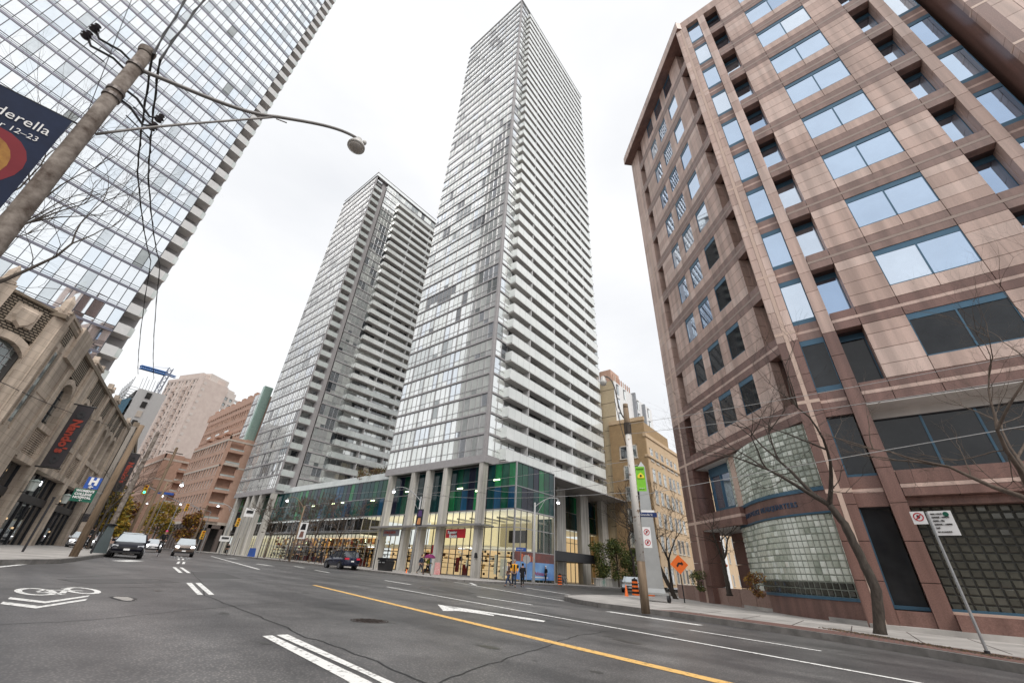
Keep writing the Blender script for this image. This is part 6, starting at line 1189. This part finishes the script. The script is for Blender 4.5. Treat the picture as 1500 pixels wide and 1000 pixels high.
# ------------------------------------------------------------ vehicles
tyre=M('tyre',(.015,.015,.016),rough=.8); rim=M('rim',(.35,.35,.37),rough=.3,metal=.8); cglass=glass('car_glass',(.05,.06,.07),.3,.02,.2); cgl2=glass('windscreen',(.5,.55,.58),.55,.03,.15); headl=M('headlight_lit',(.93,.95,1),emit=7); headc=M('headlight',(.6,.62,.65),rough=.1,spec=.9); tail=M('tail_light',(.4,.01,.03),rough=.2,emit=.3)
def car(x,y,rz,lab,paint,kind='sedan',lit=False,group=None,detail=True):
    """local frame: +x is the front"""
    t=thing('parked_car' if not lit else 'moving_car',lab,'car',(x,y,G(x,y)+.01),rz,group,local=True)
    if kind=='sedan': L,Wd,bel,top_=4.6,1.82,.93,1.46; prof=[(-2.3,.55,.95),(-2.2,.3,1.0),(-1.6,.25,1.02),(-.6,.24,.99),(.6,.24,.95),(1.35,.25,.9),(1.9,.26,.8),(2.2,.3,.68),(2.3,.42,.58)]; roof=[(-1.75,1.0),(-1.0,1.38),(-.2,top_),(.35,1.42),(1.2,.93)]
    else: L,Wd,bel,top_=4.6,1.86,1.05,1.7; prof=[(-2.3,.5,1.0),(-2.22,.32,1.1),(-1.6,.28,1.12),(-.6,.27,1.1),(.6,.27,1.07),(1.2,.28,1.05),(1.85,.3,.97),(2.2,.33,.82),(2.3,.45,.68)]; roof=[(-2.15,1.12),(-1.85,1.58),(-.9,top_),(.25,1.64),(1.1,1.07)]
    hw=Wd/2; b=MB(); k0=0; sec=[]
    for px_,zb_,zt_ in prof:
        tp=1-.12*(abs(px_)/2.3)**3
        w=hw*tp; sec.append([(px_,-w*.9,zb_),(px_,-w,zb_+.12),(px_,-w*1.0,(zb_+zt_)/2+.08),(px_,-w*.95,zt_-.05),(px_,-w*.8,zt_),(px_,0,zt_+.03),(px_,w*.8,zt_),(px_,w*.95,zt_-.05),(px_,w,(zb_+zt_)/2+.08),(px_,w,zb_+.12),(px_,w*.9,zb_)])
    for s in sec: b.v+=s
    mi=b.mi(paint); n=11
    for i in range(len(sec)-1):
        for j in range(n): a=i*n+j; c=i*n+(j+1)%n; b.f.append((a,c,c+n,a+n)); b.m.append(mi)
    b.f.append(tuple(range(n-1,-1,-1))); b.f.append(tuple((len(sec)-1)*n+j for j in range(n))); b.m+=[mi,mi]
    bo=b.build('body',t,smooth=True)
    # cabin: roof panel and glass
    g_=MB(); r_=MB(); zz=lambda q:q; rs=[]
    for px_,zt_ in roof: w=hw*(.92 if zt_<1.12 else .74); rs.append((px_,w,zt_))
    for i in range(len(rs)-1):
        (x0,w0,z0),(x1,w1,z1)=rs[i],rs[i+1]; front=i==len(rs)-2; back=i==0
        (g_ if (front or back) else r_).face([(x0,-w0,z0),(x1,-w1,z1),(x1,w1,z1),(x0,w0,z0)],(cgl2 if front else cglass) if (front or back) else paint)
        for sgn in (-1,1):
            zb0=zb1=bel-.02; g_.face([(x0,sgn*w0,z0),(x1,sgn*w1,z1),(x1,sgn*hw*.93,min(zb1,z1)),(x0,sgn*hw*.93,min(zb0,z0))],cglass)
            r_.tube([(x0,sgn*w0,z0),(x1,sgn*w1,z1)],.035,paint,5)
    for sgn in (-1,1):
        for px_ in (-.1,-1.05): r_.tube([(px_,sgn*hw*.94,bel-.02),(px_-.03,sgn*hw*.76,top_-.06)],.035,paint,5)
    g_.build('window',t); r_.build('roof',t)
    for wx in (-1.4,1.42):
        for sgn in (-1,1):
            w=MB(); w.tube([(wx,sgn*(hw-.2),.33),(wx,sgn*(hw+.015),.33)],.335,tyre,20); o=w.build('wheel',t); w=MB(); w.tube([(wx,sgn*(hw+.0),.33),(wx,sgn*(hw+.03),.33)],.21,rim,16); w.build('rim',o)
            w=MB(); w.tube([(wx,sgn*(hw-.25),.36),(wx,sgn*(hw+.004),.36)],.40,blackm,20) ; w.build('wheel_arch',t)
    for sgn in (-1,1):
        zf=.66 if kind=='sedan' else .82
        w=MB(); w.hexa([(2.0,sgn*.5,zf-.06),(2.27,sgn*.5,zf-.08),(2.13,sgn*.82,zf-.06),(1.9,sgn*.8,zf-.04),(2.0,sgn*.5,zf+.08),(2.24,sgn*.5,zf+.05),(2.1,sgn*.82,zf+.07),(1.9,sgn*.8,zf+.1)],headl if lit else headc); w.build('headlight',t)
        w=MB(); w.box(-2.33,-2.15,sgn*.62-.2,sgn*.62+.2,.78 if kind=='sedan' else .88,.93 if kind=='sedan' else 1.05,tail); w.build('tail_light',t)
        w=MB(); w.box(.75,.95,sgn*(hw+.03)-.08,sgn*(hw+.03)+.08,bel,bel+.14,paint); w.build('mirror',t)
    w=MB(); w.box(2.2,2.315,-.5,.5,.5 if kind=='sedan' else .6,.62 if kind=='sedan' else .76,blackm); w.box(2.17,2.3,-.75,.75,.27,.38,blackm); w.build('grille',t)
    w=MB(); w.box(2.31,2.33,-.16,.16,.42,.53,white); w.build('number_plate',t); w=MB(); w.box(-2.35,-2.31,-.16,.16,.68,.8,white); w.build('number_plate',t)
    if kind!='sedan': w=MB(); w.box(-1.7,.2,-.62,-.57,top_+.03,top_+.08,blackm); w.box(-1.7,.2,.57,.62,top_+.03,top_+.08,blackm); w.build('roof_rail',t)
    return t
pk=M('paint_black',(.005,.005,.012),rough=.4,spec=.22); pb=M('paint_navy',(.012,.016,.04),rough=.2,coat=.4); pw=M('paint_white_car',(.65,.66,.68),rough=.2,coat=1); pg=M('paint_bronze',(.2,.15,.12),rough=.25,coat=1,metal=.4); ps_=M('paint_silver',(.4,.41,.43),rough=.25,coat=1,metal=.5)
sth=R(180+78)  # facing the camera
car(8.0,40.4,R(-103),'black sedan facing the camera at the left kerb, its lights off',pk,'sedan')
car(15.9,57.0,R(-105),'bronze grey suv with lit headlights driving toward the camera in the middle lane',pg,'suv',lit=True)
car(16.2,70,R(-103),'white car with lit headlights behind the cyclist, between the black sedan and the bronze suv',pw,'sedan',lit=True)
car(26.9,44.4,R(86),'dark blue estate suv seen from its rear left, driving away before the shop windows',pb,'suv')
car(9.9,50.5,R(-103),'silver minivan right behind the black sedan',ps_,'suv')
car(10.2,66,R(-100),'white parked car with bright lights, left of the tapered pole base',pw,'suv',lit=True); car(7.8,58,R(-97),'white car glimpsed behind the person on the left pavement',pw,'sedan',lit=True)
car(46.5,20.5,R(200),'pale blue car on the side street hidden behind barrels and the corner pole',ps_,'sedan'); car(52,8,R(170),'silver car parked beyond the granite portico',ps_,'sedan')
# ------------------------------------------------------------ people
skin=M('skin',(.5,.3,.22),rough=.6,var=.06); skin2=M('skin_dark',(.16,.09,.06),rough=.6,var=.06)
def skinmesh(name,nodes,edges,m,par,root=0,sub=2):
    me=bpy.data.meshes.new(name); me.from_pydata([n[:3] for n in nodes],edges,[]); ob=bpy.data.objects.new(name,me); C.objects.link(ob)
    md=ob.modifiers.new('s','SKIN'); md.use_smooth_shade=True; ly=me.skin_vertices[0].data if me.skin_vertices else None
    if ly is None:
        bpy.context.view_layer.objects.active=ob; bm=__import__('bmesh').new(); bm.from_mesh(me); bm.verts.layers.skin.verify(); bm.to_mesh(me); bm.free(); ly=me.skin_vertices[0].data
    for i,n in enumerate(nodes): ly[i].radius=(n[3],n[4] if len(n)>4 else n[3]); ly[i].use_root=(i==root)
    s=ob.modifiers.new('d','SUBSURF'); s.levels=sub; s.render_levels=sub
    dg=bpy.context.evaluated_depsgraph_get(); nm=bpy.data.meshes.new_from_object(ob.evaluated_get(dg)); bpy.data.objects.remove(ob); nm.materials.clear(); nm.materials.append(m)
    o=bpy.data.objects.new(name,nm); C.objects.link(o); o.parent=par; return o
def person(x,y,rz,lab,h=1.75,coat=blackm,trou=blackm,hair=blackm,shoe=blackm,sk=skin,stride=.0,arms=((.1,.1),(-.1,-.1)),coatlen=.0,z=None,cap=None,lean=0,sit=False,name='person'):
    """local frame: +x is forward; stride in m; arms: (forward swing of hand, bend)"""
    z=G(x,y)+(.15 if z is None else z); t=thing(name,lab,'person',(x,y,z),rz,local=True); k=h/1.75
    S=lambda p:(p[0]*k,p[1]*k,p[2]*k)+tuple(q*k for q in p[3:])
    hz=.93-abs(stride)*.12
    legs=[]
    for sg,st_ in ((1,stride),(-1,-stride)):
        kn=(st_*.35+.05,sg*.1,.49) if not sit else (.3,sg*.11,.62); an=(st_*.75-(.08 if st_<0 else 0),sg*.1,.09+(.07 if st_<0 else 0)) if not sit else (.1,sg*.1,.25+.12*sg)
        legs.append((kn,an,(an[0]+.15,sg*.12,an[2]-.05)))
    ch=(lean*.35,0,1.33); nk=(lean*.5,0,1.5); hd=(lean*.6+.02,0,1.6); hp=(0,0,hz+.03)
    N=[(*hp,.12,.15),(lean*.15,0,1.13,.11,.14),(*ch,.11,.17),(*nk,.05,.055),(lean*.56,0,1.56,.062,.07),(*hd[:2],1.64,.085,.088),(hd[0],0,1.71,.06,.065)]
    E=[(0,1),(1,2),(2,3),(3,4),(4,5),(5,6)]
    for i,(sg) in enumerate((1,-1)):
        kn,an,to=legs[i]; b_=len(N); N+=[(0,sg*.09,hz-.06,.085),(*kn,.055),(*an,.036),(*to,.03,.04)]; E+=[(0,b_),(b_,b_+1),(b_+1,b_+2),(b_+2,b_+3)]
    hands=[]
    for i,sg in enumerate((1,-1)):
        sw,bd=arms[i]; b_=len(N); el_=(lean*.3+sw*.45-.04,sg*.25,1.13); ha=(lean*.3+sw+bd,sg*(.25-abs(bd)*.25),.9+abs(bd)*.75); hands.append(ha); N+=[(lean*.35,sg*.17,1.41,.06),(*el_,.042),(*ha,.03),(ha[0]+.02,ha[1],ha[2]-.09,.022,.035)]; E+=[(2,b_),(b_,b_+1),(b_+1,b_+2),(b_+2,b_+3)]
    N=[S(n) for n in N]; body=skinmesh('body',N,E,sk,t)
    # fingers and thumb
    fm=MB()
    for i,sg in enumerate((1,-1)):
        h_=Vector(S(hands[i]))
        for q in range(4): fm.tube([h_+Vector((.045-.02*q,0,-.1))*k,h_+Vector((.05-.022*q,.0,-.15-.01*(q in (1,2))))*k,h_+Vector((.055-.022*q,-sg*.015,-.18-.012*(q in (1,2))))*k],[.009,.008,.006],sk,5)
        fm.tube([h_+Vector((.03,-sg*.01,-.04))*k,h_+Vector((.065,-sg*.02,-.08))*k,h_+Vector((.07,-sg*.02,-.115))*k],[.011,.01,.007],sk,5)
    fm.build('fingers',body)
    a=1.25
    up_=[(0,0,hz+.0-(coatlen*.0),.15,.18),(lean*.15,0,1.13,.14,.17),(*ch,.135,.195),(lean*.45,0,1.46,.075,.08)]; ue=[(0,1),(1,2),(2,3)]
    if coatlen: up_.append((0,0,hz-coatlen,.15,.19)); ue.append((0,4))
    for i,sg in enumerate((1,-1)):
        sw,bd=arms[i]; b_=len(up_); el_=(lean*.3+sw*.45-.04,sg*.26,1.13); ha=hands[i]; up_+=[(lean*.35,sg*.18,1.41,.082),(*el_,.062),(ha[0],ha[1],ha[2]+.02,.048)]; ue+=[(2,b_),(b_,b_+1),(b_+1,b_+2)]
    skinmesh('jacket',[S(n) for n in up_],ue,coat,t)
    tn=[(0,0,hz+.02,.13,.16)]; te=[]
    for i,sg in enumerate((1,-1)):
        kn,an,to=legs[i]; b_=len(tn); tn+=[(0,sg*.09,hz-.07,.105),(*kn,.075),(an[0],an[1],an[2]+.03,.058)]; te+=[(0,b_),(b_,b_+1),(b_+1,b_+2)]
    skinmesh('trousers',[S(n) for n in tn],te,trou,t)
    for i in (0,1):
        kn,an,to=legs[i]; o=skinmesh('shoe',[S((an[0]-.04,an[1],an[2]-.03,.05)),S((an[0]+.05,an[1],an[2]-.045,.05)),S((to[0]+.02,to[1],to[2]-.0,.04,.05))],[(0,1),(1,2)],shoe,t,sub=1)
    hx=lean*.6*k
    mb=MB(); mb.lathe((hx-.015*k,0,1.62*k),[(.06*k,-.02*k),(.098*k,.04*k),(.1*k,.09*k),(.08*k,.14*k),(.03*k,.165*k)],cap or hair,12); mb.build('hair' if not cap else 'hat',t,smooth=True)
    mb=MB(); f=hx+.095*k
    for sg in (1,-1): mb.box(f-.01,f+.004,sg*.03*k-.009,sg*.03*k+.009,1.645*k,1.655*k,blackm)
    mb.box(f-.01,f+.002,-.022*k,.022*k,1.575*k,1.583*k,M('lips',(.3,.1,.09))); mb.hexa([(f-.015,-.012*k,1.6*k),(f+.022*k,-.01*k,1.6*k),(f+.022*k,.01*k,1.6*k),(f-.015,.012*k,1.6*k),(f-.015,-.007*k,1.645*k),(f+.002,-.005*k,1.645*k),(f+.002,.005*k,1.645*k),(f-.015,.007*k,1.645*k)],sk); mb.build('face_features',body)
    mb=MB()
    for sg in (1,-1): mb.lathe((hx,sg*.09*k,1.6*k),[(.012*k,0),(.018*k,.03*k),(.01*k,.05*k)],sk,6)
    mb.build('ear',body)
    return t
den=M('denim',(.05,.08,.16),rough=.9,var=.2); brn=M('cloth_brown',(.13,.08,.06),rough=.9); amber=M('cloth_amber',(.8,.38,.02),rough=.8); blk=M('cloth_black',(.012,.012,.014),rough=.9); nav=M('cloth_navy',(.02,.03,.06),rough=.9); olive=M('cloth_olive',(.14,.18,.03),rough=.9); gry=M('cloth_grey',(.07,.07,.075),rough=.9); hb=M('hair_brown',(.06,.035,.02),rough=.8); hg=M('hair_grey',(.25,.23,.21),rough=.8); pink=M('cloth_pink',(.7,.04,.2),rough=.8)
toC=lambda x,y:math.atan2(-y,-x)
t=person(28.7,22.95,R(165),'woman in a brown vest and jeans, left one of the three people crossing the road',1.66,brn,den,hb,blk,stride=.42,arms=((.15,.2),(-.1,.15)),z=0.0)
mb=MB(); 
for q in range(3): mb.box(.13,.155,-.07+q*.05,-.045+q*.05,1.05,1.4,white)
mb.build('striped_scarf',t)
t=person(28.1,21.9,R(215),'tall man in an orange yellow and black jacket, middle one of the three crossing',1.84,amber,M('denim_dark',(.025,.035,.06)),hg,blk,stride=.12,arms=((.05,.12),(.03,.12)),z=0.0)
mb=MB(); mb.box(.13,.165,-.05,.05,.95,1.5,blk); mb.lathe((0,.24,1.38),[(.06,-.1),(.095,0),(.09,.08),(.05,.12)],blk,10); mb.lathe((0,-.24,1.38),[(.06,-.1),(.095,0),(.09,.08),(.05,.12)],blk,10); mb.build('jacket_panels',t,smooth=False)
person(30.3,22.75,R(30),'woman in a long black coat, right one of the three people crossing the road',1.66,blk,blk,blk,blk,stride=.2,arms=((.2,.2),(-.1,0)),coatlen=.22,z=0.0)
person(44.3,29.95,R(180),'person all in black with a white headphone-like cap, walking by the blue window poster',1.72,blk,blk,blk,blk,stride=.15,cap=white)
person(30.9,36.2,R(-72),'man in a dark navy jacket walking beside the person with the umbrella',1.76,nav,gry,hb,blk,stride=.35,arms=((.1,.1),(-.15,.05)))
t=person(30.95,35.2,R(-72),'person in an olive jacket holding a purple umbrella over the shoulder',1.62,olive,blk,blk,blk,stride=.45,arms=((.1,.3),(-.1,.25)))
um=thing('umbrella','open purple magenta umbrella carried by the person in the olive jacket','umbrella',(30.95,35.2,2.1)); mb=MB(); cx,cy,cz=30.85,34.95,G(31,35)+1.95
mb.lathe((cx,cy,cz-.32),[(.58,-.0),(.54,.12),(.42,.24),(.24,.33),(.02,.37)],M('umbrella_magenta',(.17,.008,.09),rough=.7),10); mb.build('canopy',um); mb=MB(); mb.tube([(cx,cy,cz+.12),(cx+.02,cy+.12,cz-.85)],.012,M('umbrella_tip',(.8,.55,.03)),6); mb.build('shaft',um)
person(33.0,66.8,R(-100),'person standing in dark clothes on the far pavement left of the bannered pole',1.8,gry,blk,blk,blk,z=.1)
person(31.8,57.6,R(-60),'person in a black coat beside the bicycle on the far pavement',1.7,blk,blk,blk,blk,stride=.15,coatlen=.2)
person(7.9,54.5,R(-100),'person in a black coat on the left pavement, behind the hospital sign pole',1.78,blk,blk,blk,blk,stride=.25,coatlen=.15); person(6.6,48,R(-100),'person in black half hidden by the hospital sign pole',1.75,blk,blk,blk,blk,stride=.15)
person(30.9,88,R(-100),'far person in black with a white cap beside the crossing',1.72,blk,blk,blk,blk,stride=.2,cap=white)
cy_=person(11.9,49.3,R(-104),'cyclist in black with a bright pink helmet riding between the sedan and the white car',1.75,blk,blk,blk,blk,sit=True,lean=.45,arms=((.35,.1),(.35,.1)),z=.3,cap=pink); b=bicycle(11.95,49.2,R(-104),'black bicycle ridden by the cyclist in the pink helmet',M('bike_dark',(.05,.06,.09)),None); b.location.z=G(11.95,49.2)
